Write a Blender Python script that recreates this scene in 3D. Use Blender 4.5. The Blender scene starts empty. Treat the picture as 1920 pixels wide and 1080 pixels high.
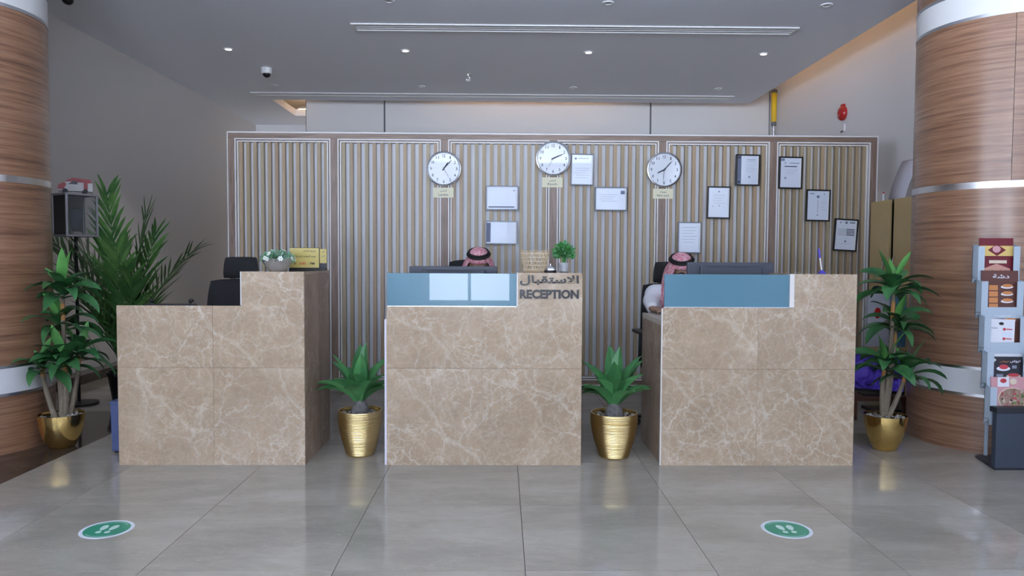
import bpy, bmesh, math, random
from mathutils import Vector, Matrix, Euler

random.seed(7)
PI = math.pi
SC = bpy.context.scene
COL = SC.collection

# ------------------------------------------------------------------ camera
cam_data = bpy.data.cameras.new('camera')
cam_data.sensor_width = 36.0
cam_data.lens = 1360.0 / 1920.0 * 36.0
cam_data.clip_start = 0.05
cam_data.clip_end = 200
cam = bpy.data.objects.new('camera', cam_data)
COL.objects.link(cam)
_yaw, _pit, _rol = math.radians(.817), math.radians(2.49), math.radians(.285)
_fw = Vector((math.sin(_yaw) * math.cos(_pit), math.cos(_yaw) * math.cos(_pit), -math.sin(_pit)))
_ri = Vector((math.cos(_yaw), -math.sin(_yaw), 0))
_up = _ri.cross(_fw)
_ri2 = _ri * math.cos(_rol) + _up * math.sin(_rol)
_up2 = -_ri * math.sin(_rol) + _up * math.cos(_rol)
_m = Matrix((_ri2, _up2, -_fw)).transposed().to_4x4()
_m.translation = (0, 0, 1.19)
cam.matrix_world = _m
SC.camera = cam

# ------------------------------------------------------------------ world, lights, exposure
SKY_STRENGTH = 1.0
world = bpy.data.worlds.new('overcast_sky')
SC.world = world
world.use_nodes = True
_wn = world.node_tree
_bg = _wn.nodes['Background']
_bg.inputs[1].default_value = SKY_STRENGTH
# plain pale blue sky above the horizon, brightly sunlit pale paving below it
_tc = _wn.nodes.new('ShaderNodeTexCoord')
_sx = _wn.nodes.new('ShaderNodeSeparateXYZ')
_wn.links.new(_tc.outputs['Generated'], _sx.inputs[0])
_gt = _wn.nodes.new('ShaderNodeMath')
_gt.operation = 'GREATER_THAN'
_gt.inputs[1].default_value = 0.
_wn.links.new(_sx.outputs['Z'], _gt.inputs[0])
_mx = _wn.nodes.new('ShaderNodeMix')
_mx.data_type = 'RGBA'
_mx.inputs[6].default_value = (27., 30.4, 36.5, 1)
_mx.inputs[7].default_value = (1.7, 2.05, 2.65, 1)
_wn.links.new(_gt.outputs[0], _mx.inputs[0])
_wn.links.new(_mx.outputs[2], _bg.inputs[0])
SC.view_settings.view_transform = 'Standard'
SC.view_settings.look = 'None'
SC.view_settings.gamma = 1
SC.view_settings.use_curve_mapping = False
SC.view_settings.exposure = 0.12


def portal(name, x0, x1, z0, z1, y):
    l = bpy.data.lights.new(name, 'AREA')
    l.shape = 'RECTANGLE'
    l.size, l.size_y = x1 - x0, z1 - z0
    l.cycles.is_portal = True
    o = bpy.data.objects.new(name, l)
    COL.objects.link(o)
    o.location = ((x0 + x1) / 2, y, (z0 + z1) / 2)
    o.rotation_euler = (PI / 2, 0, 0)      # shines towards +Y, into the room
    return o


# glazed openings of the entrance front behind the camera: x0, x1, z0, z1
FRONT_Y = -3.6
OPENINGS = [(-1.2, 0.15, 0.42, 3.1), (0.3, 2.7, 1.9, 3.1)]
# glazed side front in the left wall, level with the camera and behind it: y0, y1, z0, z1
SIDE_GLAZING = [(-3.3, -1.9, 1.0, 3.1), (-1.75, -.35, 1.0, 3.1)]
for _k, (a, b, c, d) in enumerate(OPENINGS):
    portal('window_portal', a, b, c, d, FRONT_Y - .12)
for _k, (a, b, c, d) in enumerate(SIDE_GLAZING):
    _p = portal('window_portal', -1, 1, c, d, 0)
    _p.data.size, _p.data.size_y = d - c, b - a
    _p.location = (-4.21, (a + b) / 2, (c + d) / 2)
    _p.rotation_euler = (0, -PI / 2, 0)     # shines towards +X

# ------------------------------------------------------------------ room sizes (metres)
XL, XR = -3.99, 3.78            # side walls
HC = 3.30                       # ceiling
YB = 10.30                      # back wall
YS = 6.53                       # slatted partition, front of its frame
YD = 4.09                       # desk fronts


# ------------------------------------------------------------------ material helpers
def _new(name):
    m = bpy.data.materials.new(name)
    m.use_nodes = True
    nt = m.node_tree
    return m, nt, nt.nodes['Principled BSDF']


def mat(name, col, rough=.5, metal=0., spec=.5, coat=0., emit=None, estr=0., trans=0., ior=1.45, alpha=1., noise=0., nscale=30., bump=0., bscale=80., sheen=0.):
    m, nt, b = _new(name)
    b.inputs['Base Color'].default_value = (*col, 1)
    b.inputs['Roughness'].default_value = rough
    b.inputs['Metallic'].default_value = metal
    b.inputs['Specular IOR Level'].default_value = spec
    b.inputs['Coat Weight'].default_value = coat
    b.inputs['Transmission Weight'].default_value = trans
    b.inputs['IOR'].default_value = ior
    b.inputs['Alpha'].default_value = alpha
    b.inputs['Sheen Weight'].default_value = sheen
    if emit:
        b.inputs['Emission Color'].default_value = (*emit, 1)
        b.inputs['Emission Strength'].default_value = estr
    tc = None
    if noise or bump:
        tc = nt.nodes.new('ShaderNodeTexCoord')
    if noise:
        n = nt.nodes.new('ShaderNodeTexNoise')
        n.inputs['Scale'].default_value = nscale
        n.inputs['Detail'].default_value = 4
        nt.links.new(tc.outputs['Object'], n.inputs['Vector'])
        r = nt.nodes.new('ShaderNodeMapRange')
        r.inputs['To Min'].default_value = 1 - noise
        r.inputs['To Max'].default_value = 1 + noise
        nt.links.new(n.outputs['Fac'], r.inputs['Value'])
        mx = nt.nodes.new('ShaderNodeMix')
        mx.data_type = 'RGBA'
        mx.blend_type = 'MULTIPLY'
        mx.inputs['Factor'].default_value = 1
        mx.inputs[6].default_value = (*col, 1)
        nt.links.new(r.outputs['Result'], mx.inputs[7])
        nt.links.new(mx.outputs[2], b.inputs['Base Color'])
    if bump:
        n2 = nt.nodes.new('ShaderNodeTexNoise')
        n2.inputs['Scale'].default_value = bscale
        nt.links.new(tc.outputs['Object'], n2.inputs['Vector'])
        bp = nt.nodes.new('ShaderNodeBump')
        bp.inputs['Strength'].default_value = bump
        bp.inputs['Distance'].default_value = .01
        nt.links.new(n2.outputs['Fac'], bp.inputs['Height'])
        nt.links.new(bp.outputs['Normal'], b.inputs['Normal'])
    return m


def ramp(nt, stops):
    r = nt.nodes.new('ShaderNodeValToRGB')
    e = r.color_ramp.elements
    while len(e) < len(stops):
        e.new(.5)
    for el, (p, c) in zip(e, stops):
        el.position = p
        el.color = (*c, 1) if len(c) == 3 else c
    return r


def obj_coords(nt, scale=(1, 1, 1), jitter=9.):
    """object coordinates, moved by a random amount for every object, so that
    pieces which share a material do not share a pattern"""
    tc = nt.nodes.new('ShaderNodeTexCoord')
    oi = nt.nodes.new('ShaderNodeObjectInfo')
    mu = nt.nodes.new('ShaderNodeVectorMath')
    mu.operation = 'SCALE'
    mu.inputs[0].default_value = (jitter, jitter * .7, jitter * 1.3)
    nt.links.new(oi.outputs['Random'], mu.inputs['Scale'])
    ad = nt.nodes.new('ShaderNodeVectorMath')
    nt.links.new(tc.outputs['Object'], ad.inputs[0])
    nt.links.new(mu.outputs[0], ad.inputs[1])
    mp = nt.nodes.new('ShaderNodeMapping')
    mp.inputs['Scale'].default_value = scale
    nt.links.new(ad.outputs[0], mp.inputs['Vector'])
    return mp, oi


def noise(nt, vec, scale, detail=4, rough=.55, dist=0.):
    n = nt.nodes.new('ShaderNodeTexNoise')
    n.inputs['Scale'].default_value = scale
    n.inputs['Detail'].default_value = detail
    n.inputs['Roughness'].default_value = rough
    n.inputs['Distortion'].default_value = dist
    nt.links.new(vec, n.inputs['Vector'])
    return n


def mixc(nt, fac, a, b, blend='MIX'):
    mx = nt.nodes.new('ShaderNodeMix')
    mx.data_type = 'RGBA'
    mx.blend_type = blend
    for sock, v in ((0, fac), (6, a), (7, b)):
        if hasattr(v, 'links') or isinstance(v, bpy.types.NodeSocket):
            nt.links.new(v, mx.inputs[sock])
        elif sock == 0:
            mx.inputs[0].default_value = v
        else:
            mx.inputs[sock].default_value = (*v, 1)
    return mx.outputs[2]


def veined(name, base, dark, light, vein, rough=.1, scale=1., vein_w=.05, vein_amt=.7, cloud=.6, stretch=(1, 1, 1), wobble=.3, streak=0.):
    """polished stone: clouds of two tones under a net of irregular veins"""
    m, nt, b = _new(name)
    mp, oi = obj_coords(nt, stretch)
    v = mp.outputs['Vector']
    n1 = noise(nt, v, 2.2 * scale, 6, .6, .6)
    c1 = ramp(nt, [(.30, dark), (.52, base), (.72, light)])
    nt.links.new(n1.outputs['Fac'], c1.inputs['Fac'])
    col = c1.outputs['Color']
    n2 = noise(nt, v, 14 * scale, 8, .7, 1.2)
    r2 = ramp(nt, [(.35, (0.82,) * 3), (.65, (1.14,) * 3)])
    nt.links.new(n2.outputs['Fac'], r2.inputs['Fac'])
    col = mixc(nt, cloud, col, r2.outputs['Color'], 'MULTIPLY')
    wob = noise(nt, v, 3.5 * scale, 6, .65)
    wa = nt.nodes.new('ShaderNodeVectorMath')
    wa.operation = 'MULTIPLY_ADD'
    wa.inputs[1].default_value = (wobble / scale,) * 3
    nt.links.new(wob.outputs['Color'], wa.inputs[0])
    nt.links.new(v, wa.inputs[2])
    gate = noise(nt, v, 1.6 * scale, 3)
    for sc_, w, amt in ((3.0 * scale, vein_w * .5, vein_amt), (8.0 * scale, vein_w, vein_amt * .8), (17 * scale, vein_w * 1.7, vein_amt * .65)):
        vo = nt.nodes.new('ShaderNodeTexVoronoi')
        vo.feature = 'DISTANCE_TO_EDGE'
        vo.inputs['Scale'].default_value = sc_
        nt.links.new(wa.outputs[0], vo.inputs['Vector'])
        rr = ramp(nt, [(0., (amt,) * 3), (w, (0, 0, 0))])
        nt.links.new(vo.outputs['Distance'], rr.inputs['Fac'])
        gr = ramp(nt, [(.38, (.34,) * 3), (.62, (1,) * 3)])
        nt.links.new(gate.outputs['Fac'], gr.inputs['Fac'])
        f = nt.nodes.new('ShaderNodeMath')
        f.operation = 'MULTIPLY'
        nt.links.new(rr.outputs['Color'], f.inputs[0])
        nt.links.new(gr.outputs['Color'], f.inputs[1])
        col = mixc(nt, f.outputs[0], col, vein)
    if streak:
        wv = nt.nodes.new('ShaderNodeTexWave')
        wv.wave_type = 'BANDS'
        wv.bands_direction = 'DIAGONAL'
        wv.inputs['Scale'].default_value = .55 * scale
        wv.inputs['Distortion'].default_value = 3.5
        wv.inputs['Detail'].default_value = 5
        wv.inputs['Detail Scale'].default_value = 2.2
        nt.links.new(v, wv.inputs['Vector'])
        sr = ramp(nt, [(.9965, (0, 0, 0)), (1., (streak,) * 3)])
        nt.links.new(wv.outputs['Color'], sr.inputs['Fac'])
        col = mixc(nt, sr.outputs['Color'], col, vein)
    nt.links.new(col, b.inputs['Base Color'])
    b.inputs['Roughness'].default_value = rough
    return m


def wood(name, dark, mid, light, rough=.3, axis='x', scale=1., coat=0., coat_rough=.08):
    """straight grained veneer; axis = direction of the grain, 'r' wraps it around a column"""
    m, nt, b = _new(name)
    st = {'x': (.7, 9, 9), 'z': (9, 9, .7), 'y': (9, .7, 9), 'r': (.30, .30, 11)}[axis]
    mp, oi = obj_coords(nt, tuple(s * scale for s in st))
    v = mp.outputs['Vector']
    n1 = noise(nt, v, 2.2, 8, .62, .35)
    c = ramp(nt, [(.28, dark), (.5, mid), (.74, light)])
    nt.links.new(n1.outputs['Fac'], c.inputs['Fac'])
    n2 = noise(nt, v, 9, 5, .6, .2)
    r2 = ramp(nt, [(.4, (.74,) * 3), (.55, (1.08,) * 3)])
    nt.links.new(n2.outputs['Fac'], r2.inputs['Fac'])
    col = mixc(nt, .75, c.outputs['Color'], r2.outputs['Color'], 'MULTIPLY')
    nt.links.new(col, b.inputs['Base Color'])
    b.inputs['Roughness'].default_value = rough
    b.inputs['Coat Weight'].default_value = coat
    b.inputs['Coat Roughness'].default_value = coat_rough
    return m


def shades(name, cols, rough=.5):
    """one of a few colours per object, picked by the object's random number"""
    m, nt, b = _new(name)
    oi = nt.nodes.new('ShaderNodeObjectInfo')
    r = ramp(nt, [((i + .5) / len(cols), c) for i, c in enumerate(cols)])
    nt.links.new(oi.outputs['Random'], r.inputs['Fac'])
    tc = nt.nodes.new('ShaderNodeTexCoord')
    mp = nt.nodes.new('ShaderNodeMapping')
    mp.inputs['Scale'].default_value = (30, 30, 1.5)
    nt.links.new(tc.outputs['Object'], mp.inputs['Vector'])
    n = noise(nt, mp.outputs['Vector'], 2, 3)
    rr = ramp(nt, [(.3, (.86,) * 3), (.7, (1.1,) * 3)])
    nt.links.new(n.outputs['Fac'], rr.inputs['Fac'])
    nt.links.new(mixc(nt, 1., r.outputs['Color'], rr.outputs['Color'], 'MULTIPLY'), b.inputs['Base Color'])
    b.inputs['Roughness'].default_value = rough
    return m


def leafmat(name, base, tip, under=.25, rough=.38):
    m, nt, b = _new(name)
    mp, oi = obj_coords(nt, (1, 1, 1), 5)
    n = noise(nt, mp.outputs['Vector'], 9, 3)
    c = ramp(nt, [(.3, base), (.7, tip)])
    nt.links.new(n.outputs['Fac'], c.inputs['Fac'])
    rr = ramp(nt, [(0., (.75,) * 3), (1., (1.3,) * 3)])
    nt.links.new(oi.outputs['Random'], rr.inputs['Fac'])
    nt.links.new(mixc(nt, 1., c.outputs['Color'], rr.outputs['Color'], 'MULTIPLY'), b.inputs['Base Color'])
    b.inputs['Roughness'].default_value = rough
    b.inputs['Specular IOR Level'].default_value = .4
    return m


# ------------------------------------------------------------------ materials
M = {}
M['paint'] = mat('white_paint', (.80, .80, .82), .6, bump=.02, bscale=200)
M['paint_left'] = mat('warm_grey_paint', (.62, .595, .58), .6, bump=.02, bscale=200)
M['paint_back'] = mat('off_white_panel', (.76, .75, .74), .55)
M['ceiling'] = mat('sky_tinted_ceiling', (.85, .88, .96), .6)  # white paint with the blue of the sky light put into its colour
M['groove'] = mat('groove_grey', (.16, .16, .17), .7)
M['floor'] = veined('floor_stone', (.315, .285, .240), (.255, .230, .193), (.375, .345, .30), (.46, .43, .385), .085, .7, .012, .3, .35, (.6, 1.5, 1))
M['joint'] = mat('floor_joint', (.15, .14, .125), .6)
M['floor_dark'] = veined('dark_brown_stone', (.050, .036, .028), (.022, .016, .013), (.105, .075, .055), (.30, .24, .19), .07, .9, .02, .35, .7, (.5, 2.2, 1))
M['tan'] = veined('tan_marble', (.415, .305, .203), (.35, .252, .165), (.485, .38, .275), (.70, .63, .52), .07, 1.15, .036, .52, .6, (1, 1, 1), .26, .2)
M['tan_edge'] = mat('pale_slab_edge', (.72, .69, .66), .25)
M['tan_side'] = veined('shaded_tan_marble', (.30, .205, .135), (.215, .145, .095), (.37, .27, .19), (.56, .47, .37), .10, 1.3, .03, .55, .55, (1, 1, .45))  # tan marble darkened to carry the shade of the desk sides
M['column'] = wood('column_veneer', (.125, .056, .030), (.275, .140, .078), (.39, .222, .138), .32, 'r', 2.0, .5, .26)
M['column_band'] = mat('white_band', (.70, .70, .70), .28)
M['steel'] = mat('brushed_steel', (.70, .71, .73), .26, 1.)
M['chrome'] = mat('chrome', (.82, .83, .85), .08, 1.)
M['frame_wood'] = wood('partition_frame_wood', (.205, .135, .098), (.275, .19, .145), (.36, .265, .21), .4, 'z', 1.)
M['frame_wood_x'] = wood('partition_rail_wood', (.205, .135, .098), (.275, .19, .145), (.36, .265, .21), .4, 'x', 1.)
M['trim'] = mat('pale_trim', (.86, .85, .84), .3)
M['slat'] = shades('slat_wood', [(.37, .285, .17), (.42, .32, .19), (.40, .28, .18), (.44, .355, .225), (.38, .31, .20), (.45, .325, .20)], .42)
M['slat_back'] = mat('pale_grey_backing', (.74, .755, .80), .35)
M['black'] = mat('black_plastic', (.012, .012, .014), .45)
M['black_soft'] = mat('black_fabric', (.010, .010, .012), .8, sheen=.1, bump=.2, bscale=400)
M['dark'] = mat('dark_void', (.02, .018, .016), .8)
M['white'] = mat('white_plastic', (.78, .78, .78), .4)
M['laminate'] = mat('beige_laminate', (.52, .46, .38), .35, noise=.12, nscale=12)
M['white_lam'] = mat('white_laminate', (.72, .70, .78), .35)


# ------------------------------------------------------------------ mesh builder
class MB:
    """collects shapes; build() links them as ONE mesh object"""

    def __init__(self):
        self.v, self.f, self.mi, self.sm = [], [], [], []

    def add(self, vs, fs, mi=0, smooth=False, mtx=None):
        o = len(self.v)
        for p in vs:
            p = Vector(p)
            self.v.append(mtx @ p if mtx else p)
        for q in fs:
            self.f.append([o + i for i in q])
            self.mi.append(mi)
            self.sm.append(smooth)
        return self

    def box(self, x0, x1, y0, y1, z0, z1, mi=0, mtx=None, bev=0.):
        if bev > 0:
            b = min(bev, (x1 - x0) / 2.01, (y1 - y0) / 2.01, (z1 - z0) / 2.01)
            bm = bmesh.new()
            bmesh.ops.create_cube(bm, size=1)
            for v in bm.verts:
                v.co = Vector(((x0 + x1) / 2 + v.co.x * (x1 - x0), (y0 + y1) / 2 + v.co.y * (y1 - y0), (z0 + z1) / 2 + v.co.z * (z1 - z0)))
            bmesh.ops.bevel(bm, geom=bm.edges[:], offset=b, segments=2, profile=.6, affect='EDGES')
            bm.verts.index_update()
            self.add([v.co.copy() for v in bm.verts], [[v.index for v in f.verts] for f in bm.faces], mi, False, mtx)
            bm.free()
            return self
        vs = [(x0, y0, z0), (x1, y0, z0), (x1, y1, z0), (x0, y1, z0), (x0, y0, z1), (x1, y0, z1), (x1, y1, z1), (x0, y1, z1)]
        fs = [(3, 2, 1, 0), (4, 5, 6, 7), (0, 1, 5, 4), (1, 2, 6, 5), (2, 3, 7, 6), (3, 0, 4, 7)]
        return self.add(vs, fs, mi, False, mtx)

    def lathe(self, prof, n=32, mi=0, mtx=None, smooth=True, cap=True):
        vs, fs = [], []
        for r, z in prof:
            for k in range(n):
                a = 2 * PI * k / n
                vs.append((r * math.cos(a), r * math.sin(a), z))
        for i in range(len(prof) - 1):
            for k in range(n):
                k2 = (k + 1) % n
                fs.append((i * n + k, i * n + k2, (i + 1) * n + k2, (i + 1) * n + k))
        if cap:
            if prof[0][0] > 1e-6:
                fs.append(tuple(reversed(range(n))))
            if prof[-1][0] > 1e-6:
                fs.append(tuple((len(prof) - 1) * n + k for k in range(n)))
        return self.add(vs, fs, mi, smooth, mtx)

    def cyl(self, p0, p1, r0, r1=None, n=16, mi=0, smooth=True):
        p0, p1 = Vector(p0), Vector(p1)
        r1 = r0 if r1 is None else r1
        d = p1 - p0
        q = d.to_track_quat('Z', 'Y').to_matrix().to_4x4()
        q.translation = p0
        return self.lathe([(r0, 0), (r1, d.length)], n, mi, q, smooth)

    def tube(self, pts, rad, n=8, mi=0, closed=False):
        pts = [Vector(p) for p in pts]
        rad = rad if isinstance(rad, (list, tuple)) else [rad] * len(pts)
        vs, fs = [], []
        up = Vector((.13, .21, .97))
        N = len(pts)
        for i, p in enumerate(pts):
            a = pts[(i - 1) % N] if (closed or i > 0) else p
            b = pts[(i + 1) % N] if (closed or i < N - 1) else p
            t = (b - a).normalized()
            s = t.cross(up)
            if s.length < 1e-4:
                s = t.cross(Vector((1, 0, 0)))
            s.normalize()
            u = s.cross(t)
            for k in range(n):
                an = 2 * PI * k / n
                vs.append(p + (s * math.cos(an) + u * math.sin(an)) * rad[i])
        for i in range(N if closed else N - 1):
            j = (i + 1) % N
            for k in range(n):
                k2 = (k + 1) % n
                fs.append((i * n + k, i * n + k2, j * n + k2, j * n + k))
        if not closed:
            fs.append(tuple(reversed(range(n))))
            fs.append(tuple((N - 1) * n + k for k in range(n)))
        return self.add(vs, fs, mi, True)

    def sphere(self, c, r, n=16, m=10, mi=0, mtx=None):
        c = Vector(c)
        r = (r, r, r) if not isinstance(r, (tuple, list)) else r
        vs, fs = [], []
        for i in range(m + 1):
            th = PI * i / m
            for k in range(n):
                a = 2 * PI * k / n
                vs.append(c + Vector((r[0] * math.sin(th) * math.cos(a), r[1] * math.sin(th) * math.sin(a), -r[2] * math.cos(th))))
        for i in range(m):
            for k in range(n):
                k2 = (k + 1) % n
                if i == 0:
                    fs.append((k, (i + 1) * n + k2, (i + 1) * n + k))
                elif i == m - 1:
                    fs.append((i * n + k, i * n + k2, (i + 1) * n + k))
                else:
                    fs.append((i * n + k, i * n + k2, (i + 1) * n + k2, (i + 1) * n + k))
        return self.add(vs, fs, mi, True, mtx)

    def prism(self, poly, axis, t0, t1, mi=0, mtx=None):
        """extrude a 2-D polygon along an axis: 'y' takes (x, z), 'x' takes (y, z), 'z' takes (x, y)"""
        n = len(poly)

        def P(a, b, t):
            return {'y': (a, t, b), 'x': (t, a, b), 'z': (a, b, t)}[axis]
        vs = [P(a, b, t0) for a, b in poly] + [P(a, b, t1) for a, b in poly]
        fs = [tuple(range(n)), tuple(reversed(range(n, 2 * n)))]
        for i in range(n):
            j = (i + 1) % n
            fs.append((i, i + n, j + n, j))
        return self.add(vs, fs, mi, False, mtx)

    def build(self, name, mats, parent=None, loc=(0, 0, 0), rot=(0, 0, 0), fix=True):
        me = bpy.data.meshes.new(name)
        me.from_pydata([tuple(p) for p in self.v], [], self.f)
        mats = mats if isinstance(mats, (list, tuple)) else [mats]
        for m_ in mats:
            me.materials.append(M[m_] if isinstance(m_, str) else m_)
        me.polygons.foreach_set('material_index', self.mi)
        me.polygons.foreach_set('use_smooth', self.sm)
        if fix:
            bm = bmesh.new()
            bm.from_mesh(me)
            bmesh.ops.recalc_face_normals(bm, faces=bm.faces[:])
            bm.to_mesh(me)
            bm.free()
        me.update()
        if any(self.sm):
            me.set_sharp_from_angle(angle=math.radians(42))
        o = bpy.data.objects.new(name, me)
        COL.objects.link(o)
        o.location = loc
        o.rotation_euler = rot
        if parent:
            o.parent = parent
        return o


def tag(o, label=None, cat=None, group=None, kind=None):
    for k, v in (('label', label), ('category', cat), ('group', group), ('kind', kind)):
        if v:
            o[k] = v
    return o


def thing(name, label, cat, loc=(0, 0, 0), rz=0., group=None):
    o = bpy.data.objects.new(name, None)
    o.empty_display_size = .1
    COL.objects.link(o)
    o.location = loc
    o.rotation_euler = (0, 0, rz)
    return tag(o, label, cat, group)


def struct(name, mb, mats, parent=None, loc=(0, 0, 0), **k):
    o = mb.build(name, mats, parent, loc, **k)
    if not parent:
        o['kind'] = 'structure'
    return o


def share(src, name, parent, loc=(0, 0, 0), rot=(0, 0, 0), scale=(1, 1, 1)):
    o = bpy.data.objects.new(name, src.data)
    COL.objects.link(o)
    o.parent = parent
    o.location, o.rotation_euler, o.scale = loc, rot, scale
    return o


def copy_tree(o, parent=None):
    c = o.copy()
    COL.objects.link(c)
    c.parent = parent
    for ch in list(o.children):
        copy_tree(ch, c)
    return c


# Arabic letters -> presentation forms (isolated, final, initial, medial)
_AR = {'ا': (0xFE8D, 0xFE8E, 0, 0), 'ل': (0xFEDD, 0xFEDE, 0xFEDF, 0xFEE0), 'س': (0xFEB1, 0xFEB2, 0xFEB3, 0xFEB4),
       'ت': (0xFE95, 0xFE96, 0xFE97, 0xFE98), 'ق': (0xFED5, 0xFED6, 0xFED7, 0xFED8), 'ب': (0xFE8F, 0xFE90, 0xFE91, 0xFE92),
       'ن': (0xFEE5, 0xFEE6, 0xFEE7, 0xFEE8), 'د': (0xFEA9, 0xFEAA, 0, 0), 'ر': (0xFEAD, 0xFEAE, 0, 0), 'ز': (0xFEAF, 0xFEB0, 0, 0),
       'ي': (0xFEF1, 0xFEF2, 0xFEF3, 0xFEF4), 'ض': (0xFEBD, 0xFEBE, 0xFEBF, 0xFEC0), 'و': (0xFEED, 0xFEEE, 0, 0),
       'ك': (0xFED9, 0xFEDA, 0xFEDB, 0xFEDC), 'م': (0xFEE1, 0xFEE2, 0xFEE3, 0xFEE4), 'ع': (0xFEC9, 0xFECA, 0xFECB, 0xFECC),
       'غ': (0xFECD, 0xFECE, 0xFECF, 0xFED0), 'ة': (0xFE93, 0xFE94, 0, 0), 'ئ': (0xFE89, 0xFE8A, 0xFE8B, 0xFE8C),
       'ش': (0xFEB5, 0xFEB6, 0xFEB7, 0xFEB8), 'ف': (0xFED1, 0xFED2, 0xFED3, 0xFED4), 'ه': (0xFEE9, 0xFEEA, 0xFEEB, 0xFEEC)}


def arabic(s):
    out = []
    for w in s.split(' '):
        ch, i, prev = [], 0, False
        while i < len(w):
            c = w[i]
            if c == 'ل' and i + 1 < len(w) and w[i + 1] == 'ا':
                ch.append(chr(0xFEFC if prev else 0xFEFB))
                prev = False
                i += 2
                continue
            f = _AR[c]
            nxt = i + 1 < len(w) and f[2] != 0
            if prev and nxt:
                ch.append(chr(f[3]))
            elif prev:
                ch.append(chr(f[1]))
            elif nxt:
                ch.append(chr(f[2]))
            else:
                ch.append(chr(f[0]))
            prev = nxt
            i += 1
        out.append(''.join(reversed(ch)))
    return ' '.join(reversed(out))


def lettering(text, w, h, depth, material, name, parent, loc, rot=(PI / 2, 0, 0), bold=0., plane=None):
    """writing as a thin solid mesh, fitted to w x h, centred on loc; faces -Y by default"""
    cu = bpy.data.curves.new('writing', 'FONT')
    cu.body = text
    cu.size = 1
    cu.offset = bold
    cu.extrude = .05
    cu.resolution_u = 3
    t = bpy.data.objects.new('writing', cu)
    COL.objects.link(t)
    bpy.context.view_layer.update()
    dg = bpy.context.evaluated_depsgraph_get()
    me = bpy.data.meshes.new_from_object(t.evaluated_get(dg))
    bpy.data.objects.remove(t)
    bpy.data.curves.remove(cu)
    xs = [v.co.x for v in me.vertices]
    ys = [v.co.y for v in me.vertices]
    x0, x1, y0, y1 = min(xs), max(xs), min(ys), max(ys)
    sx = w / (x1 - x0)
    sy = h / (y1 - y0) if h else sx
    for v in me.vertices:
        v.co = Vector(((v.co.x - (x0 + x1) / 2) * sx, (v.co.y - (y0 + y1) / 2) * sy, v.co.z / .05 * depth / 2))
    me.materials.clear()
    me.materials.append(M[material] if isinstance(material, str) else material)
    o = bpy.data.objects.new(name, me)
    COL.objects.link(o)
    o.parent = parent
    o.location, o.rotation_euler = loc, rot
    return o

# ================================================================== THE SETTING
# ---- floor: a bed with a joint colour and one object per tile
TX, TY0, TP = .094, 2.70, .724
fl_bed = struct('floor', MB().box(XL - .2, XR + .2, -3.8, 12.2, -.12, -.012), 'joint')
tile_full = None
G = .0012
XDARK, YDARK = -2.59, 5.50


def floor_piece(x0, x1, y0, y1, m, name):
    w, d = x1 - x0, y1 - y0
    b = MB().box(-w / 2 + G, w / 2 - G, -d / 2 + G, d / 2 - G, -.014, 0)
    return b.build(name, m, fl_bed, ((x0 + x1) / 2, (y0 + y1) / 2, 0))


xs = [XDARK] + [TX + TP * k for k in range(-3, 6)]
xs = [x for x in xs if x < XR - .1] + [XR]
ys = [TY0 + TP * k for k in range(-3, 6)]
src = None
for i in range(len(xs) - 1):
    for j in range(len(ys) - 1):
        if abs(xs[i + 1] - xs[i] - TP) < 1e-6:
            if src is None:
                src = floor_piece(xs[i], xs[i + 1], ys[j], ys[j + 1], 'floor', 'floor_tile')
            else:
                share(src, 'floor_tile', fl_bed, ((xs[i] + xs[i + 1]) / 2, (ys[j] + ys[j + 1]) / 2, 0))
        else:
            floor_piece(xs[i], xs[i + 1], ys[j], ys[j + 1], 'floor', 'floor_tile')
# dark stone border along the left side, pale floor beyond it
for y0, y1 in ((ys[0], 2.6), (2.6, 4.05), (4.05, YDARK)):
    for x0, x1 in ((XL, -3.3), (-3.3, XDARK)):
        floor_piece(x0, x1, y0, y1, 'floor_dark', 'dark_floor_slab')
for x0, x1 in ((XL, -3.3), (-3.3, XDARK)):
    floor_piece(x0, x1, YDARK, ys[-1], 'floor', 'floor_tile')
floor_piece(XL, XR, -3.8, ys[0], 'floor', 'floor_slab')
floor_piece(XL, XR, ys[-1], 12.1, 'floor', 'floor_slab')

# ---- walls
wl_ = MB().box(XL - .2, XL, SIDE_GLAZING[-1][1], 12.1, 0, 3.9)
_e = [-3.8] + [v for g in SIDE_GLAZING for v in g[:2]]
for i in range(0, len(_e) - 1, 2):
    wl_.box(XL - .2, XL, _e[i], _e[i + 1], 0, 3.9)
for a, b, c, d in SIDE_GLAZING:
    wl_.box(XL - .2, XL, a, b, 0, c).box(XL - .2, XL, a, b, d, 3.9)
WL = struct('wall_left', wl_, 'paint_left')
WR = struct('wall_right', MB().box(XR, XR + .2, -3.8, 12.1, 0, 3.9), 'paint')
b = MB().box(-2.76, XR, YB + .014, YB + .2, 0, 3.9)
WB = struct('wall_back', b, 'groove')
_e = [-2.76, -1.655, 2.09, XR]
for i in range(3):
    w = _e[i + 1] - _e[i]
    MB().box(_e[i] + .012, _e[i + 1] - .012, YB, YB + .02, 0, 3.62).build('wall_panel', 'paint_back', WB)
struct('wall_passage_end', MB().box(XL, -2.2, 11.9, 12.1, 0, 3.9), 'paint')
struct('wall_passage_side', MB().box(-2.76, -2.6, YB + .2, 11.9, 0, 3.9), 'paint')
struct('baseboard_left', MB().box(XL, XL + .16, 1.0, 11.9, 0, .085, bev=.004), 'floor_dark')
struct('baseboard_right', MB().box(XR - .02, XR, 5.3, 10.2, 0, .10), 'floor_dark')

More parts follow.
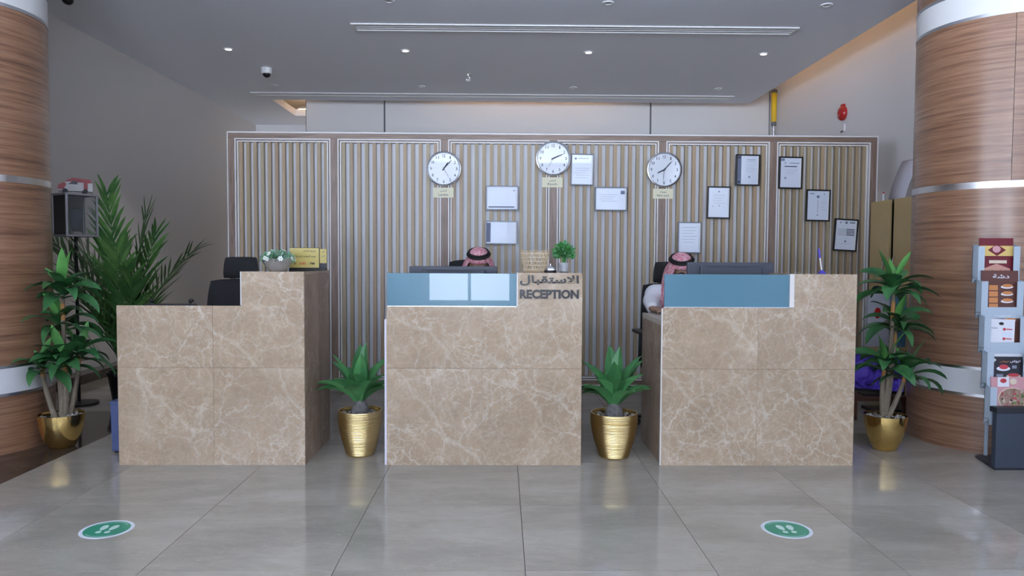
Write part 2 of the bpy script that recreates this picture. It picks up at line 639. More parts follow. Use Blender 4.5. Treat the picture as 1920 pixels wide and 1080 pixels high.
# ---- entrance front behind the camera, with its glazing bars
fw_ = MB()
_xs = sorted({XL, XR} | {v for o in OPENINGS for v in o[:2]})
for i in range(len(_xs) - 1):
    xa, xb = _xs[i], _xs[i + 1]
    op = [o for o in OPENINGS if o[0] <= xa + 1e-6 and o[1] >= xb - 1e-6]
    if op:
        z0, z1 = op[0][2], op[0][3]
        fw_.box(xa, xb, FRONT_Y - .1, FRONT_Y, 0, z0)
        fw_.box(xa, xb, FRONT_Y - .1, FRONT_Y, z1, 3.9)
    else:
        fw_.box(xa, xb, FRONT_Y - .1, FRONT_Y, 0, 3.9)
struct('wall_front', fw_, 'paint')
for k, (a, b_, c, d) in enumerate(OPENINGS):
    w = MB()
    n = max(2, round((b_ - a) / .62))
    for i in range(n + 1):
        x = a + (b_ - a) * i / n
        w.box(max(a, x - .025), min(b_, x + .025), FRONT_Y - .08, FRONT_Y - .02, c, d)
    for z in (c + .025, (c + d) / 2 + .25, d - .025):
        w.box(a, b_, FRONT_Y - .075, FRONT_Y - .025, z - .025, z + .025)
    struct('window_%d' % (k + 1), w, 'steel')

for k, (a, b_, c, d) in enumerate(SIDE_GLAZING):
    w = MB()
    for i in range(3):
        y = a + (b_ - a) * i / 2
        w.box(XL - .14, XL - .08, max(a, y - .025), min(b_, y + .025), c, d)
    for z in (c + .025, 2.2, d - .025):
        w.box(XL - .135, XL - .085, a, b_, z - .025, z + .025)
    struct('window_%d' % (k + 3), w, 'steel')

# ---- ceiling with an open cove along the right and back walls
XE, YE = 3.38, 10.0
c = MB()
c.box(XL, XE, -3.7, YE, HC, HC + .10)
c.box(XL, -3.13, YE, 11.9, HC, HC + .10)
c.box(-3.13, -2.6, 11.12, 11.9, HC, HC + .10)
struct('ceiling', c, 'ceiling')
struct('ceiling_upper', MB().box(XL - .2, XR + .2, -3.8, 12.1, 3.60, 3.75), 'paint')
M['led_warm'] = mat('warm_led', (.9, .8, .6), .5, emit=(1., .55, .24), estr=11.)
M['led_tray'] = mat('warm_led_bright', (.9, .8, .6), .5, emit=(1., .62, .32), estr=26.)


def cove_strip(x0, x1, y0, y1, label, led='led_warm'):
    t = thing('cove_light', label, 'light', ((x0 + x1) / 2, (y0 + y1) / 2, HC + .10), group=None)
    w, d = x1 - x0, y1 - y0
    MB().box(-w / 2, w / 2, -d / 2, d / 2, 0, .012).build('channel', 'white', t)
    MB().box(-w / 2 + .004, w / 2 - .004, -d / 2 + .004, d / 2 - .004, .012, .020).build('led_strip', led, t)
    return t


cove_strip(XE - .10, XE - .07, 5.4, 9.9, 'warm strip light hidden in the cove along the right wall')
cove_strip(-.9, 1.6, YE - .09, YE - .06, 'warm strip light in the cove above the back wall centre')
cove_strip(-3.20, -3.17, 10.06, 11.05, 'warm strip light along the left edge of the passage ceiling tray', 'led_tray')
cove_strip(-3.10, -2.80, 11.18, 11.21, 'warm strip light along the far edge of the passage ceiling tray', 'led_tray')

# ---- round columns
R_COL = .50


def column(name, x, y, turn):
    o = MB()
    o.lathe([(R_COL - .03, 0), (R_COL - .03, HC + .1)], 72)
    root = struct(name, o, 'dark', loc=(x, y, 0))
    n = 4

    def shell(part, z0, z1, r, m, seg, a0, gap, rr=.004):
        mb = MB()
        k = 24 if seg > 1 else 96
        da = 2 * PI / seg
        vs, fs = [], []
        for i in range(k + 1):
            a = a0 + gap / r + (da - 2 * gap / r) * i / k
            ca, sa = math.cos(a), math.sin(a)
            for (q, z) in ((r - .03, z0), (r, z0), (r, z1), (r - .03, z1)):
                vs.append((q * ca, q * sa, z))
        for i in range(k):
            for e in range(4):
                e2 = (e + 1) % 4
                fs.append((i * 4 + e, (i + 1) * 4 + e, (i + 1) * 4 + e2, i * 4 + e2))
        fs += [(0, 1, 2, 3), (k * 4 + 3, k * 4 + 2, k * 4 + 1, k * 4)]
        mb.add(vs, fs, 0, True)
        return mb.build(part, m, root)
    for lev, (z0, z1) in enumerate(((0, .345), (.53, 1.615), (1.655, 2.635), (2.825, HC + .02))):
        for s in range(n):
            shell('veneer_panel', z0, z1, R_COL, 'column', n, turn + 2 * PI * s / n + (.0, .26, .0, .26)[lev], .0012)
    for z0, z1 in ((.363, .512), (2.655, 2.805)):
        shell('white_band', z0, z1, R_COL + .002, 'column_band', 1, 0, 0)
    for z0, z1 in ((.345, .363), (.512, .53), (1.615, 1.655), (2.635, 2.655), (2.805, 2.825)):
        shell('metal_ring', z0, z1, R_COL + .004, 'steel', 1, 0, 0)
    return root


CR = column('column_right', 3.25, 4.72, math.radians(-118))
CL = column('column_left', -3.375, 4.55, math.radians(-62))

# ---- slatted partition behind the desks
ZT = 2.290
SW = struct('wall_slatted', MB().box(-2.42, 3.36, YS + .056, YS + .12, .02, ZT - .01), 'slat_back')
posts = [(-2.442, -2.378), (-1.530, -1.466), (-.548, -.482), (.424, .492), (1.402, 1.470), (2.400, 2.468), (3.312, 3.381)]
for x0, x1 in posts:
    MB().box(x0, x1, YS, YS + .06, .012, ZT - .062).build('post', 'frame_wood', SW)
MB().box(-2.442, 3.381, YS, YS + .13, ZT - .06, ZT).build('top_rail', 'frame_wood_x', SW)
MB().box(-2.442, 3.381, YS, YS + .06, .022, .072).build('bottom_rail', 'frame_wood_x', SW)
MB().box(-2.44, -2.425, YS + .06, YS + .13, .0, ZT - .06).build('end_board', 'frame_wood', SW)
MB().box(3.364, 3.379, YS + .06, YS + .13, .0, ZT - .06).build('end_board', 'frame_wood', SW)
MB().box(-2.41, 3.35, YS + .03, YS + .12, 0, .02).build('plinth', 'dark', SW)
for z0, z1 in ((ZT - .014, ZT - .003), (.022, .030)):
    MB().box(-2.444, 3.383, YS - .006, YS, z0, z1).build('trim_strip', 'trim', SW)
MB().box(-2.446, -2.438, YS - .006, YS, .03, ZT - .012).build('trim_strip', 'trim', SW)
MB().box(3.373, 3.381, YS - .006, YS, .03, ZT - .012).build('trim_strip', 'trim', SW)
NS = 13
slat_src = None
for p in range(6):
    xa, xb = posts[p][1], posts[p + 1][0]
    za, zb = .072, ZT - .062
    for k, (ins, wd, pr) in enumerate(((0., .0095, .008), (.021, .0095, .003))):
        f = MB()
        a, b_, c, d = xa + ins, xb - ins, za + ins, zb - ins
        y0, y1 = YS - pr, YS + .02
        f.box(a, a + wd, y0, y1, c, d).box(b_ - wd, b_, y0, y1, c, d).box(a + wd, b_ - wd, y0, y1, c, c + wd).box(a + wd, b_ - wd, y0, y1, d - wd, d)
        f.build('panel_moulding', 'trim', SW)
    f = MB()
    a, b_, c, d = xa, xb, za, zb
    w = .031
    y0, y1 = YS + .012, YS + .06
    f.box(a, a + w, y0, y1, c, d).box(b_ - w, b_, y0, y1, c, d).box(a + w, b_ - w, y0, y1, c, c + w).box(a + w, b_ - w, y0, y1, d - w, d)
    f.build('panel_frame', 'frame_wood', SW)
    ia, ib = xa + .031, xb - .031
    pitch = (ib - ia - .028) / (NS - 1) if False else (ib - ia) / (NS - .5)
    for k in range(NS):
        x = ia + pitch * k + .017
        if slat_src is None:
            slat_src = MB().box(-.0155, .0155, 0, .045, .104, ZT - .094).build('slat', 'slat', SW, (x, YS + .012, 0))
        else:
            share(slat_src, 'slat', SW, (x, YS + .012, 0))

# ================================================================== RECEPTION DESKS
YDB = 4.69          # back of the desks
ZL, ZH, ZJ = .905, 1.098, .555


def slab_poly(poly, name, parent, m='tan', y0=YD, y1=YD + .02):
    """front slab, cut to a polygon in (x, z); its origin sits at its own corner"""
    ox, oz = poly[0]
    mb = MB().prism([(x - ox, z - oz) for x, z in poly], 'y', 0, y1 - y0)
    return mb.build(name, m, parent, (ox, y0, oz))


def desk(label, xl, xm, xs_, xr, side, worktop, glass):
    t = thing('reception_desk', label, 'desk', (0, 0, 0), group='marble reception desks')
    g = .0006
    slab_poly([(xl, 0), (xm - g, 0), (xm - g, ZJ - g), (xl, ZJ - g)], 'front_slab', t)
    slab_poly([(xm + g, 0), (xr, 0), (xr, ZJ - g), (xm + g, ZJ - g)], 'front_slab', t)
    slab_poly([(xl, ZJ + g), (xm - g, ZJ + g), (xm - g, ZL), (xl, ZL)], 'front_slab', t)
    slab_poly([(xm + g, ZJ + g), (xr, ZJ + g), (xr, ZH), (xs_, ZH), (xs_, ZL), (xm + g, ZL)], 'front_slab', t)
    # joint backing
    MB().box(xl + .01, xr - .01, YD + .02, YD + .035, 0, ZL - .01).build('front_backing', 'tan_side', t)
    # pedestal under the raised counter
    MB().box(xs_ + .02, xr - .02, YDB - .02, YDB, 0, ZH - .02).build('pedestal_back', 'laminate', t)
    slab = MB().box(xs_, xr, YD + .021, YDB, ZH - .02, ZH, bev=.002)
    slab.build('counter_top', 'tan', t)
    ys_ = [YD + .0215, 4.42, YDB]
    for i in range(2):
        mb = MB().box(-.02, 0, 0, ys_[i + 1] - ys_[i] - .003, 0, ZH - .021)
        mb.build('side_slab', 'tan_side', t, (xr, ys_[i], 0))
    MB().box(xs_, xs_ + .02, YD + .021, YDB, 0, ZH - .021).build('pedestal_side', 'tan_side' if side == 'r' else 'tan', t)
    MB().box((glass[1] + .001 if glass else xs_ - .006), xs_ - .0005, YD, YD + .02, ZL + .003, ZH).build('corner_strip', 'tan_edge', t)
    # working top behind the low front and the other side
    MB().box(xl + .02, xs_, YD + .036, YDB, worktop - .03, worktop, bev=.003).build('work_top', 'laminate', t)
    if side == 'l':
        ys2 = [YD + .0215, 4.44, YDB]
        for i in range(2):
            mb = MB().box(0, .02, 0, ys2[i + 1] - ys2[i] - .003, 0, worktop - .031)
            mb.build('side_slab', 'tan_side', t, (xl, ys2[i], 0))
        MB().box(xl, xl + .02, YD + .021, YDB, worktop - .03, worktop + .002).build('side_cap', 'laminate', t)
    else:
        MB().box(xl, xl + .018, YD + .021, YDB, 0, worktop - .031).build('side_panel', 'white_lam', t)
    if side == 'w':
        MB().box(xl - .013, xl - .0005, YD + .004, YDB - .1, 0, .832, bev=.002).build('side_facing', 'white_lam', t)
    if glass:
        gx0, gx1 = glass
        MB().box(gx0, gx1, YD + .002, YD + .012, ZL + .003, ZH - .004, bev=.0015).build('glass_screen', 'screen_glass', t)
        MB().box(gx0, gx1, YD + .0, YD + .014, ZL + .0005, ZL + .004).build('glass_channel', 'steel', t)
    return t


def screen_glass():
    m, nt, b = _new('blue_frosted_glass')
    b.inputs['Base Color'].default_value = (.11, .26, .345, 1)
    b.inputs['Roughness'].default_value = .25
    b.inputs['Transmission Weight'].default_value = .22
    b.inputs['Coat Weight'].default_value = .3
    b.inputs['Specular IOR Level'].default_value = .25
    b.inputs['Coat Roughness'].default_value = .01
    b.inputs['Coat IOR'].default_value = 1.5
    return m


M['screen_glass'] = screen_glass()
D1 = desk('left marble desk without a screen, bowl and sign on its raised end', -2.16, -1.625, -1.462, -1.112, 'r', .76, None)
D2 = desk('middle marble desk lettered RECEPTION beside a blue glass screen', -.649, -.108, .092, .456, 'w', .76, (-.646, .084))
D3 = desk('right marble desk with blue glass screen and a pen on its raised end', .915, 1.460, 1.662, 2.019, 'l', .828, (.922, 1.634))
MB().box(-.004, .004, 0, .012, 0, ZL - .005).build('corner_highlight', 'tan_edge', D3, (.912, YD + .002, 0))  # pale strip painted as the highlight along the polished front corner
M['letter_dark'] = mat('dark_lettering', (.03, .028, .028), .3)
lettering('RECEPTION', .334, .052, .006, 'letter_dark', 'lettering', D2, (.269, YD - .003, .978), bold=.045)
lettering(arabic('الاستقبال'), .334, .058, .006, 'letter_dark', 'arabic_lettering', D2, (.269, YD - .003, 1.056), bold=.03)

# ================================================================== CHAIRS, SCREENS, PEOPLE
def rounded(mb, x0, x1, y0, y1, z0, z1, r, mi=0):
    return mb.box(x0, x1, y0, y1, z0, z1, mi, None, r)


def cushion(w, d, h, bulge=.012, n=8):
    """soft rounded slab lying in x (w), y (d), z (h), centred"""
    vs, fs = [], []
    for s in (1, -1):
        for i in range(n + 1):
            for j in range(n + 1):
                u, v = 2 * i / n - 1, 2 * j / n - 1
                e = max(abs(u), abs(v))
                rr = 1 - .06 * (abs(u * v) ** 3)
                edge = (1 - e ** 6) if e < 1 else 0
                vs.append((u * w / 2 * rr, v * d / 2 * rr, s * (h / 2 * (.35 + .65 * edge) + bulge * (1 - u * u) * (1 - v * v))))
    N = (n + 1) ** 2
    for i in range(n):
        for j in range(n):
            a, b_, c, d_ = i * (n + 1) + j, (i + 1) * (n + 1) + j, (i + 1) * (n + 1) + j + 1, i * (n + 1) + j + 1
            fs.append((a, b_, c, d_))
            fs.append((N + d_, N + c, N + b_, N + a))
    ring = [i * (n + 1) for i in range(n + 1)] + [n * (n + 1) + j for j in range(1, n + 1)] + [i * (n + 1) + n for i in range(n - 1, -1, -1)] + [j for j in range(n - 1, 0, -1)]
    for k in range(len(ring)):
        a, b_ = ring[k], ring[(k + 1) % len(ring)]
        fs.append((a, b_, N + b_, N + a))
    return vs, fs


def office_chair(label, loc, rz, headrest=True, back_top=1.02, back_w=.44, hw=.25):
    t = thing('office_chair', label, 'chair', loc, rz, 'black office chairs')
    vs, fs = cushion(.48, .46, .09)
    MB().add(vs, fs, 0, True, Matrix.Translation((0, -.02, .455))).build('seat', 'black_soft', t)
    z0 = .56
    h = back_top - z0
    vs, fs = cushion(back_w, h, .06, .01)
    vs2 = []
    for x, y, z in vs:
        f = (y / h + .5)
        vs2.append((x * (1.04 - .10 * f), .235 + z + .05 * f - .06 * (2 * x / back_w) ** 2, z0 + f * h))
    MB().add(vs2, fs, 0, True).build('backrest', 'black_soft', t)
    f = MB()
    f.box(-.03, .03, .27, .30, .50, back_top - .1, bev=.006)
    f.box(-.03, .03, .10, .30, .40, .43, bev=.006)
    f.build('back_support', 'black', t)
    if headrest:
        vs, fs = cushion(hw, .155, .06, .012)
        vs2 = [(x * (1 - .12 * (y / .155 + .5)), .275 + z - .04 * (2 * x / hw) ** 2, back_top + .08 + y) for x, y, z in vs]
        hr = MB().add(vs2, fs, 0, True).build('headrest', 'black_soft', t)
        MB().box(-.02, .02, .285, .305, back_top - .14, back_top + .1, bev=.005).build('headrest_bracket', 'black', hr)
    for s in (-1, 1):
        a = MB()
        a.tube([(s * .20, -.02, .42), (s * .27, -.02, .43), (s * .285, -.01, .50), (s * .28, 0, .66)], .014, 8)
        ar = a.build('armrest', 'black', t)
        MB().box(s * .28 - .035, s * .28 + .035, -.14, .12, .66, .685, bev=.012).build('arm_pad', 'black', ar)
    MB().lathe([(.03, .10), (.03, .25), (.022, .25), (.022, .41), (.06, .41), (.06, .425)], 16).build('gas_column', 'black', t)
    base = MB()
    base.lathe([(.045, .06), (.05, .09), (.035, .11)], 16)
    for k in range(5):
        a = 2 * PI * k / 5 + .3
        base.tube([(.03 * math.cos(a), .03 * math.sin(a), .09), (.29 * math.cos(a), .29 * math.sin(a), .062)], [.022, .014], 8)
    bo = base.build('star_base', 'black', t)
    for k in range(5):
        a = 2 * PI * k / 5 + .3
        x, y = .29 * math.cos(a), .29 * math.sin(a)
        d = Vector((-math.sin(a), math.cos(a), 0)) * .018
        MB().cyl(Vector((x, y, .028)) - d, Vector((x, y, .028)) + d, .028, n=14).build('caster', 'black', bo)
    return t


office_chair('empty black office chair with headrest behind the left desk', (-1.83, 4.98, 0), math.radians(8), True, 1.02, .46, .25)
office_chair('black high-backed office chair of the person behind the middle desk', (-.235, 5.14, 0), math.radians(-3), False, 1.165, .37)
office_chair('black office chair with headrest of the person behind the right desk', (1.245, 5.02, 0), math.radians(4), True, 1.0, .46, .27)

M['monitor_back'] = mat('slate_monitor_back', (.055, .062, .082), .38)
M['screen_off'] = mat('dark_glass_screen', (.01, .01, .012), .1)


def monitor(label, x, y, z, w, h, top):
    t = thing('computer_monitor', label, 'monitor', (x, y, z), group='monitors seen from behind')
    zc = top - z
    MB().box(-w / 2, w / 2, -.012, .016, zc - h, zc, bev=.006).build('housing', 'monitor_back', t)
    MB().box(-w / 2 + .01, w / 2 - .01, .016, .0175, zc - h + .015, zc - .01).build('screen', 'screen_off', t)
    MB().box(-w * .36, w * .36, -.034, -.012, zc - h * .8, zc - .022, bev=.01).build('rear_bulge', 'monitor_back', t)
    MB().box(-w * .30, w * .30, -.0355, -.034, zc - .030, zc - .027).build('vent_slot', 'black', t)
    MB().box(-.035, .035, -.05, -.03, .012, zc - h * .45, bev=.006).build('neck', 'black', t)
    MB().box(-.12, .12, -.12, .07, 0, .012, bev=.005).build('foot', 'black', t)
    return t


monitor('slate computer monitor behind the screen of the middle desk, seen from behind', -.298, 4.5, .76, .545, .32, 1.128)
monitor('slate computer monitor behind the screen of the right desk, seen from behind', 1.422, 4.5, .828, .54, .30, 1.160)

# ---- people
M['skin'] = mat('skin', (.33, .19, .13), .5, noise=.08, nscale=40)
M['thobe'] = mat('white_cotton', (.70, .70, .74), .75, bump=.15, bscale=120)
M['hair'] = mat('black_hair', (.012, .009, .008), .6)
M['agal'] = mat('black_cord', (.010, .009, .010), .65)
M['eyeball'] = mat('eye_white', (.7, .68, .65), .2)
M['watch'] = mat('dark_watch', (.02, .02, .02), .3)


def checker_cloth():
    m, nt, b = _new('red_white_headcloth')
    tc = nt.nodes.new('ShaderNodeTexCoord')
    mp = nt.nodes.new('ShaderNodeMapping')
    mp.inputs['Rotation'].default_value = (.5, .7, .4)
    nt.links.new(tc.outputs['Object'], mp.inputs['Vector'])
    ck = nt.nodes.new('ShaderNodeTexChecker')
    ck.inputs['Scale'].default_value = 210
    ck.inputs['Color1'].default_value = (.42, .05, .085, 1)
    ck.inputs['Color2'].default_value = (.78, .62, .66, 1)
    nt.links.new(mp.outputs['Vector'], ck.inputs['Vector'])
    n = noise(nt, mp.outputs['Vector'], 60, 3)
    r = ramp(nt, [(.48, (0, 0, 0)), (.60, (.75,) * 3)])
    nt.links.new(n.outputs['Fac'], r.inputs['Fac'])
    nt.links.new(mixc(nt, r.outputs['Color'], ck.outputs['Color'], (.50, .10, .15)), b.inputs['Base Color'])
    b.inputs['Roughness'].default_value = .8
    return m


M['shemagh'] = checker_cloth()


class Body:
    """tapered capsules and ellipsoids, fused by a voxel remesh into one continuous figure"""

    def __init__(self):
        self.mb, self.seg = MB(), []

    def cap(self, p0, p1, r0, r1, mi):
        p0, p1 = Vector(p0), Vector(p1)
        d = p1 - p0
        q = d.to_track_quat('Z', 'Y').to_matrix().to_4x4()
        q.translation = p0
        L = d.length
        prof = [(max(1e-7, r0 * math.sin(a)), -r0 * math.cos(a)) for a in [PI / 2 * k / 5 for k in range(6)]]
        prof += [(max(1e-7, r1 * math.cos(a)), L + r1 * math.sin(a)) for a in [PI / 2 * k / 5 for k in range(6)]]
        self.mb.lathe(prof, 16, 0, q, True, False)
        self.seg.append((p0, p1, r0, r1, mi))

    def ell(self, c, r, mi, mtx=None):
        self.mb.sphere(c, r, 20, 14, 0, mtx)
        c = mtx @ Vector(c) if mtx else Vector(c)
        rr = sum(r) / 3
        self.seg.append((c, c, rr, rr, mi))

    def make(self, name, mats, parent, voxel):
        o = self.mb.build(name, mats, parent)
        md = o.modifiers.new('fuse', 'REMESH')
        md.mode = 'VOXEL'
        md.voxel_size = voxel
        dg = bpy.context.evaluated_depsgraph_get()
        bpy.context.view_layer.update()
        me = bpy.data.meshes.new_from_object(o.evaluated_get(dg))
        o.modifiers.clear()
        old = o.data
        o.data = me
        bpy.data.meshes.remove(old)
        me.materials.clear()
        for m_ in mats:
            me.materials.append(M[m_])
        bm = bmesh.new()
        bm.from_mesh(me)
        for _ in range(3):
            bmesh.ops.smooth_vert(bm, verts=bm.verts[:], factor=.5, use_axis_x=True, use_axis_y=True, use_axis_z=True)
        for f in bm.faces:
            c = f.calc_center_median()
            best, bi = 1e9, 0
            for p0, p1, r0, r1, mi in self.seg:
                d = p1 - p0
                l2 = d.length_squared
                tt = 0 if l2 < 1e-12 else max(0, min(1, (c - p0).dot(d) / l2))
                q = (c - (p0 + d * tt)).length - (r0 + (r1 - r0) * tt)
                if q < best:
                    best, bi = q, mi
            f.material_index = bi
            f.smooth = True
        bm.to_mesh(me)
        bm.free()
        return o


def hand(B, wrist, direction, side, spread, drop):
    """palm with four fingers of different length, each bent twice, and a thumb from the side of the palm"""
    d = Vector(direction).normalized()
    s = d.cross(Vector((0, 0, 1))).normalized() * side      # towards the little finger
    n = Vector((0, 0, 1))
    w = Vector(wrist)
    palm = w + d * .085
    for k in range(4):
        B.cap(w + s * (.010 * (k - 1.5)) + d * .01, palm + s * (.0185 * (k - 1.5)), .016, .0125, 1)
    for k, L in enumerate((.066, .076, .071, .055)):
        p = palm + s * (.0195 * (k - 1.5))
        a = (d + s * (.10 * (k - 1.5) * spread)).normalized()
        p1 = p + a * L * .48 + n * (.012 - .4 * drop)
        p2 = p1 + a * L * .34 - n * drop * .6
        p3 = p2 + a * L * .22 - n * drop
        B.cap(p, p1, .0098, .0090, 1)
        B.cap(p1, p2, .0088, .0082, 1)
        B.cap(p2, p3, .0080, .0070, 1)
    t0 = w + d * .03 - s * .022
    t1 = t0 + d * .035 - s * .028 - n * .004
    t2 = t1 + d * .030 - s * .006 - n * .006
    B.cap(t0, t1, .0135, .0115, 1)
    B.cap(t1, t2, .0108, .0088, 1)


def person(label, head_c, pitch, yaw, roll, neck, shoulders, pelvis, elbows, wrists, hand_dir, knees, feet, seed):
    root = thing('person', label, 'person', (pelvis[0], pelvis[1], 0), group='seated reception staff')
    off = Vector((pelvis[0], pelvis[1], 0))
    T = Matrix.Translation(-off)
    hm = T @ Matrix.Translation(head_c) @ Euler((pitch, roll, yaw), 'XYZ').to_matrix().to_4x4()
    L = lambda p: Vector(p) - off
    B = Body()
    # head: skull, jaw, chin, nose, brows, ears
    B.ell((0, .008, .012), (.074, .094, .108), 1, hm)
    B.ell((0, -.030, -.052), (.056, .058, .066), 1, hm)
    B.ell((0, -.068, -.092), (.026, .022, .020), 1, hm)
    H = lambda p: hm @ Vector(p)
    B.cap(H((0, -.086, .012)), H((0, -.108, -.026)), .009, .014, 1)
    for s in (-1, 1):
        B.cap(H((s * .012, -.086, .024)), H((s * .046, -.074, .024)), .011, .009, 1)
        B.cap(H((s * .012, -.100, -.030)), H((s * .015, -.096, -.030)), .009, .009, 1)
        B.ell((s * .076, .010, -.012), (.010, .020, .030), 1, hm)
        B.ell((s * .040, -.064, -.030), (.026, .022, .026), 1, hm)
    B.cap(H((-.02, -.088, -.056)), H((.02, -.088, -.056)), .009, .009, 1)
    B.cap(H((0, .018, -.055)), L(neck), .052, .058, 1)
    # trunk in a loose white robe
    sl, sr = L(shoulders[0]), L(shoulders[1])
    pv = L(pelvis)
    ch = (sl + sr) / 2
    B.cap(sl, sr, .072, .072, 0)
    B.cap(L(neck) - Vector((0, 0, .05)), ch - Vector((0, 0, .08)), .075, .12, 0)
    B.cap(ch + Vector((-.09, 0, -.12)), pv + Vector((-.07, 0, .08)), .115, .125, 0)
    B.cap(ch + Vector((.09, 0, -.12)), pv + Vector((.07, 0, .08)), .115, .125, 0)
    B.cap(ch + Vector((0, -.02, -.12)), pv + Vector((0, -.03, .10)), .125, .14, 0)
    for s, sh, el, wr, hd in ((-1, sl, elbows[0], wrists[0], hand_dir[0]), (1, sr, elbows[1], wrists[1], hand_dir[1])):
        e, w = L(el), L(wr)
        B.cap(sh, e, .068, .056, 0)
        B.cap(e, w + (e - w) * .12, .056, .043, 0)
        B.cap(w + (e - w) * .2, w, .030, .027, 1)
        hand(B, w, hd, -s, .8, .010)
    for s, kn, ft in ((-1, knees[0], feet[0]), (1, knees[1], feet[1])):
        hip = pv + Vector((s * .095, -.02, .02))
        k, f = L(kn), L(ft)
        B.cap(hip, k, .098, .075, 0)
        B.cap(k, f + Vector((0, .02, .06)), .072, .058, 0)
        B.cap(f + Vector((0, .03, .05)), f + Vector((0, -.13, .04)), .042, .038, 2)
    body = B.make('body', ['thobe', 'skin', 'black'], root, .0075)
    # eyes, brows, beard
    for s in (-1, 1):
        MB().sphere((s * .031, -.076, .004), (.0125, .0115, .0105), 12, 8, 0, hm).build('eye', 'eyeball', root)
        MB().sphere((s * .031, -.0855, .002), (.006, .004, .006), 10, 6, 0, hm).build('iris', 'hair', root)
        pts = [H((s * (.012 + .042 * q), -.095 + .016 * q * q, .027 + .008 * math.sin(PI * q))) for q in [i / 6 for i in range(7)]]
        MB().tube(pts, [.003, .0045, .005, .0048, .004, .003, .002], 6).build('eyebrow', 'hair', root)
    vs, fs = [], []
    nu, nv = 16, 8
    for j in range(nv + 1):
        for i in range(nu + 1):
            a = math.radians(-100 + 200 * i / nu)
            zz = -.055 - .062 * j / nv - .02 * math.sin(PI * i / nu) * (j / nv) + .05 * (1 - math.sin(PI * i / nu)) * (1 - j / nv)
            r_ = .070 - .018 * (j / nv) ** 2
            vs.append(H((r_ * .92 * math.sin(a), -.025 - r_ * 1.03 * math.cos(a), zz)))
    for j in range(nv):
        for i in range(nu):
            q = j * (nu + 1) + i
            fs.append((q, q + 1, q + nu + 2, q + nu + 1))
    MB().add(vs, fs, 0, True).build('beard', 'hair', root, fix=False)
    # headcloth: a cap down to the brow, open at the face, falling over the shoulders
    rnd = random.Random(seed)
    NA, NC, ND = 64, 9, 12
    rx, ry, rz_ = .089, .107, .122
    face = 52
    vs, fs = [], []
    for j in range(NC + 1):
        th = .02 + (math.acos(.33) - .02) * j / NC
        for i in range(NA):
            a = 2 * PI * i / NA
            rip = 1 + .012 * math.sin(9 * a + seed) * (j / NC)
            vs.append(hm @ Vector((rx * rip * math.sin(th) * math.sin(a), .008 - ry * rip * math.sin(th) * math.cos(a), .012 + rz_ * math.cos(th))))
    base = len(vs) - NA
    for j in range(1, ND + 1):
        f = j / ND
        for i in range(NA):
            a = 2 * PI * i / NA
            p = vs[base + i].copy()
            out = hm.to_3x3() @ Vector((math.sin(a), -math.cos(a), 0))
            out.z = 0
            if out.length > 1e-5:
                out.normalize()
            fold = .012 * math.sin(7 * a + 1.3 * seed) + .007 * math.sin(15 * a + seed)
            down = .30 * f
            fl_ = .040 * math.sin(PI * min(1, f * 1.05)) ** .6 + .085 * max(0, f - .45) ** 1.3 + fold * f
            hang = hm.to_3x3() @ Vector((0, 0, -1))
            dv = (Vector((0, 0, -1)) * (.35 + .65 * f) + hang * (.65 - .65 * f)).normalized()
            vs.append(p + dv * down + out * fl_)
    rows = NC + ND
    for j in range(rows):
        for i in range(NA):
            i2 = (i + 1) % NA
            if j >= NC:
                am = math.degrees(2 * PI * (i + .5) / NA)
                am = am if am <= 180 else 360 - am
                if am < face:
                    continue
            fs.append((j * NA + i, j * NA + i2, (j + 1) * NA + i2, (j + 1) * NA + i))
    fs.append(tuple(range(NA)))
    cl = MB().add(vs, fs, 0, True).build('headcloth', 'shemagh', root)
    sd = cl.modifiers.new('thickness', 'SOLIDIFY')
    sd.thickness = .004
    # black double cord
    for k, zz in enumerate((.086, .099)):
        c_ = (zz - .012) / rz_
        q = math.sqrt(max(.05, 1 - c_ * c_))
        pts = []
        for i in range(40):
            a = 2 * PI * i / 40
            pts.append(hm @ Vector(((rx * q + .005) * math.sin(a), .008 - (ry * q + .005) * math.cos(a), zz)))
        MB().tube(pts, .0080, 8, 0, True).build('head_cord', 'agal', root)
    return root


person('person behind the middle desk, head bowed, in red checked headcloth with black cord',
       (-.158, 4.975, 1.122), math.radians(22), 0, 0,
       (-.155, 5.06, 1.00), ((-.335, 5.09, .955), (.025, 5.09, .955)), (-.155, 5.14, .56),
       ((-.43, 4.93, .80), (.12, 4.93, .80)), ((-.30, 4.68, .80), (-.01, 4.68, .80)), ((.25, -1, -.1), (-.25, -1, -.1)),
       ((-.27, 4.80, .55), (-.04, 4.80, .55)), ((-.27, 4.84, .0), (-.04, 4.84, .0)), 1)
person('person in white robe and red checked headcloth behind the right desk, hand on its top',
       (1.205, 4.835, 1.092), math.radians(21), math.radians(3), math.radians(-8),
       (1.20, 4.91, .985), ((1.045, 4.92, .935), (1.37, 4.95, .935)), (1.235, 5.02, .56),
       ((1.005, 4.86, .895), (1.49, 4.84, .86)), ((.985, 4.71, .858), (1.33, 4.68, .862)), ((.30, -1, -.12), (-.3, -1, -.02)),
       ((1.12, 4.78, .55), (1.35, 4.80, .55)), ((1.12, 4.84, .0), (1.35, 4.84, .0)), 2)

